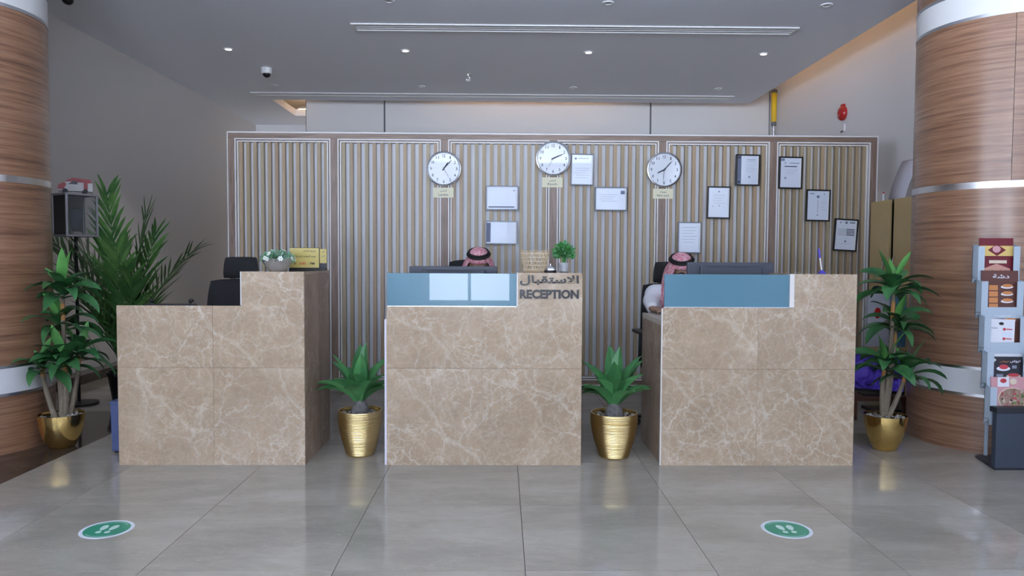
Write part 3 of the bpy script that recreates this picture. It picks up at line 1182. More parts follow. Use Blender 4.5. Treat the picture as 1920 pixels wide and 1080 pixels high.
# ================================================================== THINGS ON THE DESKS
M['gold_plate'] = mat('gold_plate', (.50, .40, .11), .35, .0, coat=.3)
M['red_text'] = mat('red_print', (.55, .05, .03), .5)
M['black_text'] = mat('black_print', (.03, .025, .02), .5)
s = thing('counter_sign', 'yellow sign in Arabic reading AT 2:00 PM behind the flower bowl', 'sign', (-1.212, 4.50, ZH))
MB().box(-.10, .125, -.012, .03, 0, .014, bev=.003).build('stand_foot', 'black', s)
mp_ = MB().box(-.098, .083, 0, .006, .016, .138, bev=.001).build('plate', 'gold_plate', s)
MB().box(-.10, .085, .006, .010, .014, .141).build('backing', 'black', s)
rp = MB().box(.086, .128, .008, .013, .045, .132, bev=.001).build('plate', 'gold_plate', s)
MB().box(.086, .126, .006, .014, .0, .044).build('plate_holder', 'black', s)
lettering(arabic('ضيوفنا الكرام'), .075, .016, .0012, 'black_text', 'print', mp_, (.025, -.0003, .118))
lettering(arabic('موعد المغادرة الساعة'), .125, .017, .0012, 'black_text', 'print', mp_, (.0, -.0003, .086))
lettering('AT :', .022, .015, .0012, 'black_text', 'print', mp_, (-.062, -.0003, .042), bold=.02)
lettering('2:00', .040, .015, .0012, 'red_text', 'print', mp_, (-.020, -.0003, .042), bold=.02)
lettering('- PM', .040, .015, .0012, 'black_text', 'print', mp_, (.035, -.0003, .042), bold=.02)
lettering(arabic('من'), .018, .012, .0012, 'black_text', 'print', rp, (.108, .0077, .116))
lettering(arabic('في'), .018, .012, .0012, 'black_text', 'print', rp, (.106, .0077, .088))


def little_leaves(n, c, r, seed, size, flat=.0, up=.5):
    rnd = random.Random(seed)
    mb = MB()
    for _ in range(n):
        a, e = rnd.uniform(0, 2 * PI), math.asin(rnd.uniform(-.35, 1))
        rad = rnd.uniform(.45, 1)
        p = Vector((c[0] + r[0] * rad * math.cos(a) * math.cos(e), c[1] + r[1] * rad * math.sin(a) * math.cos(e), c[2] + r[2] * rad * math.sin(e)))
        d = (p - Vector(c)).normalized() + Vector((rnd.uniform(-.5, .5), rnd.uniform(-.5, .5), rnd.uniform(0, up)))
        d.normalize()
        s_ = d.cross(Vector((rnd.uniform(-1, 1), rnd.uniform(-1, 1), rnd.uniform(-1, 1)))).normalized()
        l, w = size * rnd.uniform(.7, 1.3), size * rnd.uniform(.22, .4)
        nn = d.cross(s_) * size * .12
        mb.add([p, p + d * l * .5 + s_ * w + nn, p + d * l, p + d * l * .5 - s_ * w + nn], [(0, 1, 2, 3)], rnd.choice((0, 0, 1)))
    return mb


M['mint'] = mat('pale_green_leaf', (.16, .36, .20), .5)
M['mint_light'] = mat('mint_leaf', (.42, .60, .47), .5)
M['green_bright'] = mat('bright_green_leaf', (.06, .27, .06), .45)
M['blossom'] = mat('white_petal', (.80, .86, .82), .5)
M['bowl_glass'] = mat('silvered_glass', (.62, .64, .66), .12, .75)
fb = thing('flower_bowl', 'silvered glass bowl of small white flowers on the left desk', 'flower bowl', (-1.322, 4.30, ZH))
MB().lathe([(.045, 0), (.052, .004), (.062, .02), (.082, .048), (.093, .072), (.090, .072), (.078, .05), (.055, .024), (.001, .02)], 40).build('bowl', 'bowl_glass', fb)
tag(little_leaves(420, (0, 0, .066), (.092, .085, .048), 3, .022).build('foliage', ['mint', 'mint_light'], fb, fix=False), kind='stuff')
bl = MB()
for k in range(6):
    a = 2 * PI * k / 6
    c_, s_ = math.cos(a), math.sin(a)
    bl.add([(0, 0, 0), (.010 * c_ - .005 * s_, .010 * s_ + .005 * c_, .003), (.015 * c_, .015 * s_, .001), (.010 * c_ + .005 * s_, .010 * s_ - .005 * c_, .003)], [(0, 3, 2, 1)])
bl.sphere((0, 0, .002), .003, 6, 4, 1)
M['stamen'] = mat('yellow_stamen', (.75, .55, .15), .6)
rnd = random.Random(12)
first = None
for k in range(26):
    a = rnd.uniform(0, 2 * PI)
    e = math.asin(rnd.uniform(.0, .95))
    p = Vector((.098 * math.cos(a) * math.cos(e), .09 * math.sin(a) * math.cos(e), .068 + .058 * math.sin(e)))
    q = (p - Vector((0, 0, .05))).to_track_quat('Z', 'Y').to_euler()
    if first is None:
        first = bl.build('blossom', ['blossom', 'stamen'], fb, p, q, fix=False)
    else:
        share(first, 'blossom', fb, p, q, (rnd.uniform(.8, 1.3),) * 3)

dk = thing('desk_stand', 'low black stand with two knobs behind the left desk front', 'stand', (-1.965, 4.33, .76))
MB().box(-.15, .15, -.06, .06, 0, .012, bev=.004).build('foot_plate', 'black', dk)
for x in (-.12, .115):
    p_ = MB().cyl((x, 0, .012), (x, 0, .150), .008, n=10).build('upright', 'black', dk)
    MB().sphere((x + .006, 0, .158), (.016, .014, .011), 12, 8).build('knob', 'black', p_)
MB().box(-.15, .15, -.008, .008, .128, .140, bev=.003).build('cross_bar', 'black', dk)
MB().box(-.11, .10, -.012, .012, .02, .128, bev=.003).build('panel', 'black', dk)

M['wicker'] = mat('wicker', (.60, .46, .29), .6, noise=.35, nscale=90)
M['wicker_light'] = mat('light_wicker', (.80, .70, .54), .6, noise=.25, nscale=90)
bk = thing('woven_basket', 'small open woven wicker basket on the raised end of the middle desk', 'basket', (.200, 4.36, ZH))
st = MB()
for k in range(26):
    a = 2 * PI * k / 26
    for tw in (.55, -.55):
        pts = [((.066 + .018 * f) * math.cos(a + tw * f), (.050 + .014 * f) * math.sin(a + tw * f), .004 + .122 * f + .006 * math.sin(5 * a) * f) for f in [i / 7 for i in range(8)]]
        st.tube(pts, .0021, 5, 0)
st.build('diagonal_stakes', 'wicker', bk)
wv = MB()
for j in range(5):
    f = (j + .5) / 5
    pts = [((.066 + .018 * f + .003 * math.cos(17 * 2 * PI * i / 136 + j * PI)) * math.cos(2 * PI * i / 136), (.050 + .014 * f + .003 * math.cos(17 * 2 * PI * i / 136 + j * PI)) * math.sin(2 * PI * i / 136), .004 + .118 * f) for i in range(136)]
    wv.tube(pts, .0022, 5, 0, True)
wv.build('weavers', 'wicker_light', bk)
MB().tube([(.067 * math.cos(2 * PI * i / 40), .051 * math.sin(2 * PI * i / 40), .005) for i in range(40)], .004, 6, 0, True).lathe([(.05, .002), (.05, .006)], 24).build('base', 'wicker', bk)

cb = thing('call_bell', 'chrome call bell with black base beside the wicker basket', 'bell', (.284, 4.24, ZH))
MB().lathe([(.036, 0), (.037, .006), (.034, .012), (.02, .014)], 28).build('base', 'black', cb)
MB().lathe([(.034, .013), (.0335, .019), (.029, .028), (.020, .035), (.008, .0385), (.0001, .039)], 28).build('dome', 'chrome', cb)
MB().lathe([(.003, .037), (.003, .044), (.006, .046), (.005, .050), (.0001, .051)], 12).build('button', 'chrome', cb)

M['clear_pot'] = mat('pale_pot_glass', (.75, .77, .80), .1, trans=.5)
pp = thing('small_potted_plant', 'small bushy green plant in a pale pot on the middle desk', 'plant', (.372, 4.34, ZH))
MB().lathe([(.022, 0), (.026, .003), (.030, .05), (.032, .056), (.029, .056), (.024, .01), (.0001, .008)], 24).build('pot', 'clear_pot', pp)
MB().lathe([(.0001, .009), (.0235, .009), (.027, .045), (.0001, .047)], 18).build('pebbles', 'white', pp)
tag(little_leaves(520, (0, 0, .105), (.060, .055, .066), 9, .024, up=1.).build('foliage', ['green_bright', 'mint'], pp, fix=False), kind='stuff')
sp = MB()
rnd = random.Random(4)
for k in range(26):
    a, r_ = rnd.uniform(0, 2 * PI), rnd.uniform(.0, .05)
    sp.tube([(0, 0, .04), (.4 * r_ * math.cos(a), .4 * r_ * math.sin(a), .08), (r_ * math.cos(a), r_ * math.sin(a), rnd.uniform(.13, .185))], .0012, 4)
sp.build('stalks', 'green_bright', pp)

M['blue_plastic'] = mat('violet_blue_plastic', (.09, .07, .50), .3)
pn = thing('counter_pen', 'white pen with blue cap leaning in a blue holder on the right desk', 'pen', (1.918, 4.32, ZH))
MB().lathe([(.024, 0), (.024, .004), (.016, .010), (.010, .018), (.004, .02)], 24).build('holder', 'blue_plastic', pn)
MB().tube([(0, 0, .012), (-.006, 0, .045), (-.014, 0, .095)], .0045, 10).build('barrel', 'white', pn)
MB().tube([(-.0135, 0, .092), (-.020, 0, .135), (-.022, 0, .150)], [.0065, .0065, .004], 10).build('cap', 'blue_plastic', pn)

# ================================================================== PLANTS
M['gold'] = mat('polished_gold', (.78, .55, .20), .13, 1.)
M['soil'] = mat('dark_soil', (.035, .028, .022), .9, bump=.6, bscale=120)
M['pebble'] = shades('pebble', [(.30, .26, .22), (.16, .14, .12), (.42, .38, .33), (.22, .19, .17)], .6)
M['agave'] = leafmat('agave_leaf', (.045, .19, .06), (.095, .29, .095), rough=.42)
M['dracaena'] = leafmat('dracaena_leaf', (.020, .095, .034), (.060, .20, .060), rough=.33)
M['dracaena_young'] = leafmat('young_leaf', (.07, .24, .06), (.12, .33, .08), rough=.35)
M['palm'] = leafmat('palm_leaf', (.026, .105, .026), (.085, .20, .05), rough=.4)
M['palm_light'] = leafmat('palm_leaf_light', (.06, .17, .035), (.13, .27, .07), rough=.4)
M['stem'] = mat('grey_brown_stem', (.21, .17, .12), .7, noise=.3, nscale=60, bump=.4, bscale=150)
M['node'] = mat('orange_stem_node', (.42, .20, .06), .6)
M['agave_trunk'] = mat('agave_trunk', (.14, .13, .125), .8, noise=.4, nscale=40, bump=.5, bscale=80)


def gold_ribbed():
    m, nt, b = _new('ribbed_gold')
    tc = nt.nodes.new('ShaderNodeTexCoord')
    mp = nt.nodes.new('ShaderNodeMapping')
    mp.inputs['Scale'].default_value = (1.2, 1.2, 75)
    nt.links.new(tc.outputs['Object'], mp.inputs['Vector'])
    n = noise(nt, mp.outputs['Vector'], 2.2, 3, .5)
    bp = nt.nodes.new('ShaderNodeBump')
    bp.inputs['Strength'].default_value = .55
    bp.inputs['Distance'].default_value = .006
    nt.links.new(n.outputs['Fac'], bp.inputs['Height'])
    nt.links.new(bp.outputs['Normal'], b.inputs['Normal'])
    b.inputs['Base Color'].default_value = (.74, .58, .28, 1)
    b.inputs['Metallic'].default_value = 1
    b.inputs['Roughness'].default_value = .24
    return m


M['gold_ribbed'] = gold_ribbed()


def leaf(mb, base, az, e0, e1, L, w, n=8, fold=.25, thick=0., twist=0., belly=.42, mi=0):
    """arching pointed leaf: elevation runs from e0 at the base to e1 at the tip"""
    p = Vector(base)
    vs, fs = [], []
    h = Vector((math.cos(az), math.sin(az), 0))
    side = Vector((-math.sin(az), math.cos(az), 0))
    pts = []
    for i in range(n + 1):
        t = i / n
        e = e0 + (e1 - e0) * t ** 1.25
        d = h * math.cos(e) + Vector((0, 0, 1)) * math.sin(e)
        if i:
            p = p + d * (L / n)
        up = -h * math.sin(e) + Vector((0, 0, 1)) * math.cos(e)
        if t < belly:
            ww = w * (.42 + .58 * math.sin(PI / 2 * t / belly))
        else:
            ww = w * max(0., math.cos(PI / 2 * (t - belly) / (1 - belly))) ** .85
        ww = max(ww, w * .015)
        s = side * math.cos(twist * t) + up * math.sin(twist * t)
        u = up * math.cos(twist * t) - side * math.sin(twist * t)
        row = [p - s * ww / 2 + u * ww * fold, p, p + s * ww / 2 + u * ww * fold]
        if thick:
            row.append(p - u * thick * (1 - .8 * t))
        pts.append(row)
    k = len(pts[0])
    for r in pts:
        vs += r
    for i in range(n):
        a, b_ = i * k, (i + 1) * k
        fs.append((a, a + 1, b_ + 1, b_))
        fs.append((a + 1, a + 2, b_ + 2, b_ + 1))
        if thick:
            fs.append((a + 2, a + 3, b_ + 3, b_ + 2))
            fs.append((a + 3, a, b_, b_ + 3))
    mb.add(vs, fs, mi, True)
    return mb


def pebbles(parent, r, z, seed, n=46):
    rnd = random.Random(seed)
    src_ = None
    for k in range(n):
        a, q = rnd.uniform(0, 2 * PI), r * math.sqrt(rnd.uniform(.12, 1))
        loc = (q * math.cos(a), q * math.sin(a), z + rnd.uniform(0, .006))
        sc = (rnd.uniform(.7, 1.3), rnd.uniform(.7, 1.2), rnd.uniform(.6, .9))
        if src_ is None:
            src_ = MB().sphere((0, 0, 0), .0115, 7, 4).build('pebble', 'pebble', parent, loc)
            src_.scale = sc
        else:
            share(src_, 'pebble', parent, loc, (0, 0, rnd.uniform(0, 3)), sc)


def agave(label, loc, rim, h, leaves, seed, gap):
    t = thing('agave_plant', label, 'plant', (*loc, 0), group='agaves in gold pots between the desks')
    k = rim / .128
    shape = [(.074, 0), (.080, .004), (.094, .05), (.112, .11), (.124, .17), (.130, .215), (.1295, h - .012)]
    prof = []
    nr = 64
    for i in range(nr + 1):
        z = (h - .012) * i / nr
        j = max(q for q in range(len(shape) - 1) if shape[q][1] <= z + 1e-9)
        f = (z - shape[j][1]) / (shape[j + 1][1] - shape[j][1])
        r_ = shape[j][0] + (shape[j + 1][0] - shape[j][0]) * f
        prof.append(((r_ + (.0014 if i % 2 else -.0010) * (1 if 2 < i < nr - 3 else 0)) * k, z))
    prof += [(.1295 * k, h - .006), (.128 * k, h), (.1215 * k, h), (.122 * k, h - .03), (.119 * k, h - .04)]
    pot = MB().lathe(prof, 56, cap=False)
    pot.lathe([(.0001, .002), (.074 * k, .002)], 56, cap=False)
    po = pot.build('pot', 'gold_ribbed', t)
    MB().lathe([(.0001, h - .03), (.121 * k, h - .034)], 40, cap=False).build('soil', 'soil', po)
    pebbles(po, .112 * k, h - .024, seed)
    tr = MB()
    tr.lathe([(.052, h - .035), (.056, h - .015), (.048, h + .01), (.036, h + .045), (.030, h + .065), (.0001, h + .075)], 18)
    rnd = random.Random(seed)
    for i in range(16):
        a = 2 * PI * i / 16 * 2.4
        z = h - .022 + .048 * (i / 16)
        tr.sphere((.048 * math.cos(a) * (1 - .3 * i / 16), .048 * math.sin(a) * (1 - .3 * i / 16), z), (.014, .014, .018), 8, 5)
    tr.build('trunk', 'agave_trunk', t)
    for az, e0, e1, L, w in leaves:
        a = math.radians(az)
        b_ = (.018 * math.cos(a), .018 * math.sin(a), h + .040 + rnd.uniform(0, .02))
        e0, e1 = max(e0, 44) + 4, e1 + 6
        for _ in range(12):          # leaves stay in the gap between the two desks
            mb = leaf(MB(), b_, a, math.radians(e0), math.radians(e1), L * 1.04, w * 1.42, 8, .22, .010, belly=.46)
            if all(gap[0] + .006 < loc[0] + v.x < gap[1] - .006 or loc[1] + v.y < YD - .01 for v in mb.v):
                break
            L *= .93
        mb.build('leaf', 'agave', t)
    return t


agave('agave with broad green leaves in a gold pot between the left and middle desks', (-.842, 4.31), .128, .272, [
    (-178, 46, -8, .30, .078), (-168, 28, -20, .25, .062), (8, 50, 12, .275, .078), (-8, 36, 2, .20, .07), (-92, 66, 20, .255, .078),
    (-120, 58, 6, .26, .074), (-60, 62, 14, .235, .074), (150, 64, 20, .30, .072), (100, 76, 50, .33, .072), (40, 66, 28, .31, .072),
    (-30, 58, 22, .27, .074), (200, 72, 48, .32, .066), (70, 84, 70, .34, .060), (-75, 82, 62, .30, .060), (125, 58, 10, .28, .07), (-100, 50, -2, .25, .07), (-150, 52, 4, .27, .074)], 5, (-1.112, -.662))
agave('agave with broad green leaves in a gold pot between the middle and right desks', (.672, 4.27), .137, .268, [
    (176, 48, -4, .30, .078), (188, 34, -18, .26, .070), (4, 44, 4, .32, .078), (-12, 36, -4, .27, .068), (-88, 62, 24, .245, .080),
    (-128, 60, 18, .26, .076), (-48, 58, 22, .27, .076), (145, 66, 24, .31, .072), (95, 78, 54, .34, .072), (35, 62, 24, .32, .072),
    (60, 82, 66, .33, .064), (-100, 80, 58, .27, .060), (215, 66, 30, .29, .070), (20, 68, 40, .31, .066), (120, 60, 12, .28, .07), (-70, 46, 0, .25, .07), (-145, 50, 4, .27, .074)], 8, (.456, .905))


def dracaena(label, loc, stems, seed, prof, col):
    t = thing('dracaena_plant', label, 'plant', (*loc, 0), group='tall leafy plants in gold pots')
    h = prof[-1][1]
    full = prof + [(prof[-1][0] - .006, h), (prof[-1][0] - .008, h - .03)]
    pot = MB().lathe(full, 56, cap=False).lathe([(.0001, .002), (prof[0][0], .002)], 56, cap=False)
    po = pot.build('pot', 'gold', t)
    MB().lathe([(.0001, h - .022), (prof[-1][0] - .008, h - .026)], 40, cap=False).build('soil', 'soil', po)
    pebbles(po, prof[-1][0] - .02, h - .016, seed)
    rnd = random.Random(seed)
    for (bx, by, tx, ty, tz, nl, L, w) in stems:
        pts = [(bx * (1 - f) + tx * f + .012 * math.sin(PI * f) * (1 if tx > bx else -1), by * (1 - f) + ty * f, h - .03 + (tz - h + .03) * f) for f in [i / 8 for i in range(9)]]
        st_ = MB().tube(pts, [.017 - .006 * i / 8 for i in range(9)], 8).build('stem', 'stem', t)
        MB().tube([pts[6], pts[7]], .0128, 8).build('stem_node', 'node', st_)
        top = Vector(pts[-1])
        for i in range(nl):
            f = i / nl
            az = i * 2.399963 + rnd.uniform(-.25, .25)
            young = f > .84
            e0 = math.radians(22 + 46 * f + rnd.uniform(-9, 9))
            e1 = math.radians((-66 if not young else 0) + 66 * f + rnd.uniform(-14, 14))
            ll = L * rnd.uniform(.8, 1.12) * (1 - .28 * f)
            for _ in range(6):       # leaves stop short of the column
                tip = top + Vector((math.cos(az), math.sin(az), 0)) * ll
                if math.hypot(loc[0] + tip.x - col[0], loc[1] + tip.y - col[1]) > R_COL + .03:
                    break
                ll *= .82
            b_ = top + Vector((.010 * math.cos(az), .010 * math.sin(az), -.075 + .10 * f))
            leaf(MB(), b_, az, e0, e1, ll, w * (1.42 if not young else .95) * rnd.uniform(.85, 1.1), 8, .16, 0., rnd.uniform(-.9, .9), .38).build('leaf', 'dracaena_young' if young else 'dracaena', t)
    return t


PROF_L = [(.058, 0), (.070, .004), (.092, .04), (.112, .09), (.124, .14), (.129, .185), (.130, .208)]
PROF_R = [(.062, 0), (.070, .004), (.090, .05), (.108, .10), (.120, .16), (.126, .20), (.127, .218)]
dracaena('tall leafy plant in a glossy gold pot beside the left column', (-2.715, 4.48), [
    (.0, .0, .02, .0, .99, 20, .30, .060), (.0, .02, -.02, .03, .78, 16, .28, .055), (.02, .0, .035, -.02, .56, 16, .27, .056),
    (-.03, -.01, -.10, -.03, .53, 13, .24, .055), (.03, .03, .09, .05, .60, 13, .27, .050)], 21, PROF_L, (-3.375, 4.55))
dracaena('tall leafy plant in a glossy gold pot beside the right column', (2.395, 4.45), [
    (-.01, .0, .03, .0, 1.03, 20, .27, .066), (.0, .01, .06, .02, .80, 17, .27, .062), (-.02, -.01, -.02, -.02, .56, 14, .27, .056),
    (.01, .0, .12, -.01, .50, 15, .28, .060)], 33, PROF_R, (3.25, 4.72))

# feather palm in a black pot near the left wall
pm = thing('palm_plant', 'tall feather palm in a black pot against the left wall', 'plant', (-3.06, 5.95, 0))
MB().lathe([(.10, 0), (.115, .01), (.145, .20), (.155, .21), (.155, .24), (.143, .24), (.138, .20), (.0001, .20)], 36).build('pot', 'black', pm)


def frond(mb_rach, mb_leaf, base, az, e0, e1, L, nl, ll, w, seed, spread=50):
    rnd = random.Random(seed)
    h = Vector((math.cos(az), math.sin(az), 0))
    side = Vector((-math.sin(az), math.cos(az), 0))
    p = Vector(base)
    pts, dirs = [p.copy()], []
    n = 14
    for i in range(n):
        t = i / n
        e = e0 + (e1 - e0) * t ** 1.3
        d = h * math.cos(e) + Vector((0, 0, 1)) * math.sin(e)
        dirs.append(d)
        p = p + d * (L / n)
        pts.append(p.copy())
    dirs.append(dirs[-1])
    mb_rach.tube(pts, [.009 * (1 - .75 * i / n) for i in range(n + 1)], 6)
    nl = int(nl * .8)
    ll, w = ll * 1.28, w * .78
    for k in range(nl):
        f = .22 + .78 * (k + .5) / nl
        q = f * n
        i = min(n - 1, int(q))
        pos = pts[i].lerp(pts[i + 1], q - i)
        d = dirs[i]
        up = side.cross(d) * -1
        for s in (-1, 1):
            a = math.radians(spread * (1 - .45 * f) + rnd.uniform(-7, 7))
            dd = (d * math.cos(a) + side * s * math.sin(a) + Vector((0, 0, .10)) + up * rnd.uniform(-.12, .18)).normalized()
            l_ = ll * (1 - .45 * abs(f - .45) / .55) * rnd.uniform(.85, 1.1)
            sv = dd.cross(up).normalized()
            droop = Vector((0, 0, -1)) * l_ * rnd.uniform(.03, .16)
            m1, m2, tip = pos + dd * l_ * .35, pos + dd * l_ * .7 + droop * .4, pos + dd * l_ + droop
            ww = w * rnd.uniform(.85, 1.1)
            mb_leaf.add([pos - sv * ww * .2, pos + sv * ww * .2, m1 - sv * ww * .5, m1 + sv * ww * .5, m2 - sv * ww * .38, m2 + sv * ww * .38, tip], [(0, 1, 3, 2), (2, 3, 5, 4), (4, 5, 6)], rnd.choice((0, 0, 1)), True)


for k, (bx, by, bz, az, e0, e1, L, nl, ll, w) in enumerate((
        (-.04, .02, .34, 160, 87, 80, 1.50, 30, .34, .046), (.0, .03, .34, 40, 88, 76, 1.34, 28, .32, .044),
        (.02, 0, .32, -5, 80, 34, 1.20, 26, .30, .030), (.01, -.02, .32, -80, 86, 68, 1.10, 24, .30, .042),
        (0, -.02, .30, 190, 82, 56, 1.35, 28, .34, .044), (-.03, .01, .32, 172, 76, 38, 1.30, 26, .34, .042),
        (-.03, -.02, .30, 215, 82, 58, 1.15, 26, .32, .042), (.02, .03, .34, 70, 84, 66, 1.2, 24, .30, .040),
        (.01, -.03, .28, -55, 80, 50, .95, 22, .28, .036), (-.01, -.02, .28, 235, 76, 40, .95, 22, .30, .038),
        (.03, -.01, .26, -25, 66, 16, .72, 18, .24, .028), (-.02, -.03, .26, 205, 62, 10, .80, 18, .26, .032))):
    r_, l_ = MB(), MB()
    frond(r_, l_, (bx, by, bz - .13), math.radians(az), math.radians(e0), math.radians(e1), L, nl, ll, w, 40 + k)
    fr = r_.build('frond_stalk', 'palm', pm)
    tag(l_.build('leaflets', ['palm', 'palm_light'], fr, fix=False), kind='stuff')
MB().lathe([(.0001, .195), (.138, .199)], 30, cap=False).build('soil', 'soil', pm)

# ================================================================== CLOCKS AND FRAMES ON THE PARTITION
M['clock_face'] = mat('clock_face', (.74, .78, .84), .5, coat=1.)
M['clock_ink'] = mat('clock_ink', (.03, .04, .07), .5)
M['cream'] = mat('cream_plate', (.84, .80, .58), .45)
YF = YS - .004


def clock(label, x, z, r, hh, mm, ss, ar, en):
    t = thing('wall_clock', label, 'clock', (x, YF, z), group='wall clocks')
    rot = Matrix.Rotation(PI / 2, 4, 'X')
    MB().lathe([(r * .8, 0), (r, .002), (r, .024), (r * .985, .034), (r * .93, .037), (r * .89, .030), (r * .885, .018)], 56, 0, rot, True, False).build('rim', 'steel', t)
    MB().lathe([(.0001, .016), (r * .89, .016)], 48, 0, rot, False, False).lathe([(.0001, .002), (r * .8, 0)], 48, 0, rot, False, False).build('face', 'clock_face', t)
    for k in range(1, 13):
        a = PI / 2 - k * PI / 6
        q = r * .73
        hgt = r * .17
        lettering(str(k), hgt * (.55 if k < 10 else .95) * (.6 if k == 1 else 1), hgt, .001, 'clock_ink', 'numeral', t, (q * math.cos(a), -.0165, q * math.sin(a)), bold=.01)

    def handm(ang, L, w, part, y):
        a = PI / 2 - ang
        d = Vector((math.cos(a), 0, math.sin(a)))
        s_ = Vector((-math.sin(a), 0, math.cos(a)))
        mb = MB()
        P = [-d * L * .18 - s_ * w * .5, -d * L * .18 + s_ * w * .5, d * L * .7 + s_ * w * .5, d * L, d * L * .7 - s_ * w * .5]
        vs = [p + Vector((0, y, 0)) for p in P] + [p + Vector((0, y - .001, 0)) for p in P]
        fs = [(0, 1, 2, 3, 4), (9, 8, 7, 6, 5)] + [(i, 5 + i, 5 + (i + 1) % 5, (i + 1) % 5) for i in range(5)]
        mb.add(vs, fs).build(part, 'clock_ink', t)
    handm((hh % 12 + mm / 60) * PI / 6, r * .48, r * .075, 'hour_hand', -.0175)
    handm(mm * PI / 30, r * .70, r * .055, 'minute_hand', -.019)
    handm(ss * PI / 30, r * .62, r * .018, 'second_hand', -.0205)
    MB().lathe([(.006, .015), (.006, .022), (.0001, .0225)], 12, 0, rot).build('hub', 'clock_ink', t)
    p = thing('city_plate', 'cream plate reading %s under the %s clock' % (en, {'London': 'left', 'Riyadh': 'middle', 'New york': 'right'}[en]), 'plate', (x - .005, YF, z - r - .055), group='city name plates')
    MB().box(-.092, .092, -.005, 0, -.045, .045, bev=.001).build('plate', 'cream', p)
    lettering(arabic(ar), .058, .022, .001, 'clock_ink', 'print', p, (0, -.0053, .016))
    lettering(en, .085 if len(en) < 7 else .11, .024, .001, 'clock_ink', 'print', p, (0, -.0053, -.018))
    return t


clock('round wall clock above the London plate, left of the three', -.520, 1.968, .156, 1, 7, 25, 'لندن', 'London')
clock('round wall clock above the Riyadh plate, highest of the three', .455, 2.065, .156, 2, 11, 35, 'الرياض', 'Riyadh')
clock('round wall clock above the New york plate, right of the three', 1.450, 1.972, .158, 8, 7, 31, 'نيويورك', 'New york')

M['paper'] = mat('certificate_paper', (.76, .82, .94), .5, coat=1.)
for _n in ('paper', 'clock_face'):
    M[_n].node_tree.nodes['Principled BSDF'].inputs['Coat IOR'].default_value = 1.9
M['frame_black'] = mat('black_frame', (.012, .011, .012), .35)
M['frame_grey'] = mat('dark_grey_frame', (.16, .17, .20), .3, .4)
M['ink_grey'] = mat('grey_print', (.25, .28, .36), .6)
M['ink_blue'] = mat('slate_band', (.17, .20, .29), .6)
M['pale_edge'] = mat('pale_edge_strip', (.80, .80, .82), .3)


def framed(label, x, z, w, h, tilt, style, marks):
    t = thing('framed_certificate', label, 'picture frame', (x, YF, z), 0, 'framed certificates')
    t.rotation_euler = (0, math.radians(tilt), 0)
    fm = 'frame_black' if style == 'b' else 'frame_grey'
    fw2 = .013 if style == 'b' else .010
    f = MB()
    f.box(-w / 2, w / 2, -.02, 0, h / 2 - fw2, h / 2, bev=.002).box(-w / 2, w / 2, -.02, 0, -h / 2, -h / 2 + fw2, bev=.002)
    f.box(-w / 2, -w / 2 + fw2, -.02, 0, -h / 2 + fw2, h / 2 - fw2, bev=.002).box(w / 2 - fw2, w / 2, -.02, 0, -h / 2 + fw2, h / 2 - fw2, bev=.002)
    f.build('frame', fm, t)
    iw, ih = w / 2 - fw2, h / 2 - fw2
    pa = MB().box(-iw, iw, -.012, -.004, -ih, ih).build('certificate', 'paper', t)
    MB().box(iw - .012, iw, -.0145, -.012, -ih, ih).build('right_edge_strip', 'pale_edge', t)  # pale strip down the right side of the certificate only
    for k in marks:
        kind, u0, u1, v0, v1, m_ = k
        X0, X1 = -iw + 2 * iw * u0, -iw + 2 * iw * u1
        Z0, Z1 = ih - 2 * ih * v1, ih - 2 * ih * v0
        if kind == 'r':
            MB().box(X0, X1, -.0128, -.012, Z0, Z1).build('print', m_, pa)
        else:
            rr = (X1 - X0) / 2
            MB().lathe([(.0001, .0008), (rr, .0008), (rr, 0)], 18, 0, Matrix.Translation(((X0 + X1) / 2, -.012, (Z0 + Z1) / 2)) @ Matrix.Rotation(PI / 2, 4, 'X'), False, False).build('seal', m_, pa)
    return t


def lines(v0, n, dv, u0, u1, m_='ink_grey', th=.012):
    return [('r', u0 + .05 * (i % 2), u1 - .07 * ((i * 7) % 3), v0 + dv * i, v0 + dv * i + th, m_) for i in range(n)]


framed('grey framed certificate, upper of the two wide ones above the middle desk', .001, 1.712, .291, .216, 0, 'g', [('c', .86, .92, .12, .2, 'ink_grey'), ('r', .05, .9, .88, .94, 'ink_blue')])
framed('grey framed certificate, lower of the two wide ones above the middle desk', -.005, 1.403, .287, .208, .5, 'g', [('r', .0, .14, .04, .96, 'ink_blue')])
framed('upright grey framed certificate touching the Riyadh clock', .716, 1.969, .205, .280, 1, 'g', [('c', .12, .22, .1, .16, 'ink_blue'), ('r', .3, .8, .11, .125, 'ink_grey')] + lines(.45, 5, .08, .15, .85, th=.008))
framed('wide grey framed certificate between the middle and right clocks', .976, 1.710, .289, .212, .4, 'g', [('r', .82, .97, .12, .28, 'ink_blue')] + lines(.3, 4, .1, .12, .7, th=.012))
framed('grey framed certificate just above the head of the person on the right', 1.687, 1.367, .211, .281, .5, 'g', lines(.15, 6, .1, .15, .85, th=.01))
framed('black framed certificate right of the New york clock, lower left of a pair', 1.946, 1.683, .211, .289, .8, 'b', [('c', .46, .54, .1, .16, 'ink_grey'), ('c', .2, .25, .6, .66, 'ink_grey'), ('c', .5, .56, .58, .64, 'ink_grey')] + lines(.25, 4, .09, .2, .8, th=.006))
framed('black framed certificate with a slate band down its left side', 2.202, 1.974, .216, .280, .6, 'b', [('r', .0, .19, .0, 1, 'ink_blue'), ('c', .05, .14, .03, .1, 'paper'), ('c', .05, .14, .88, .95, 'paper'), ('r', .45, .85, .13, .15, 'ink_grey'), ('r', .42, .88, .2, .21, 'ink_grey'), ('c', .53, .63, .70, .78, 'ink_grey')] + lines(.3, 6, .05, .4, .9, th=.005))
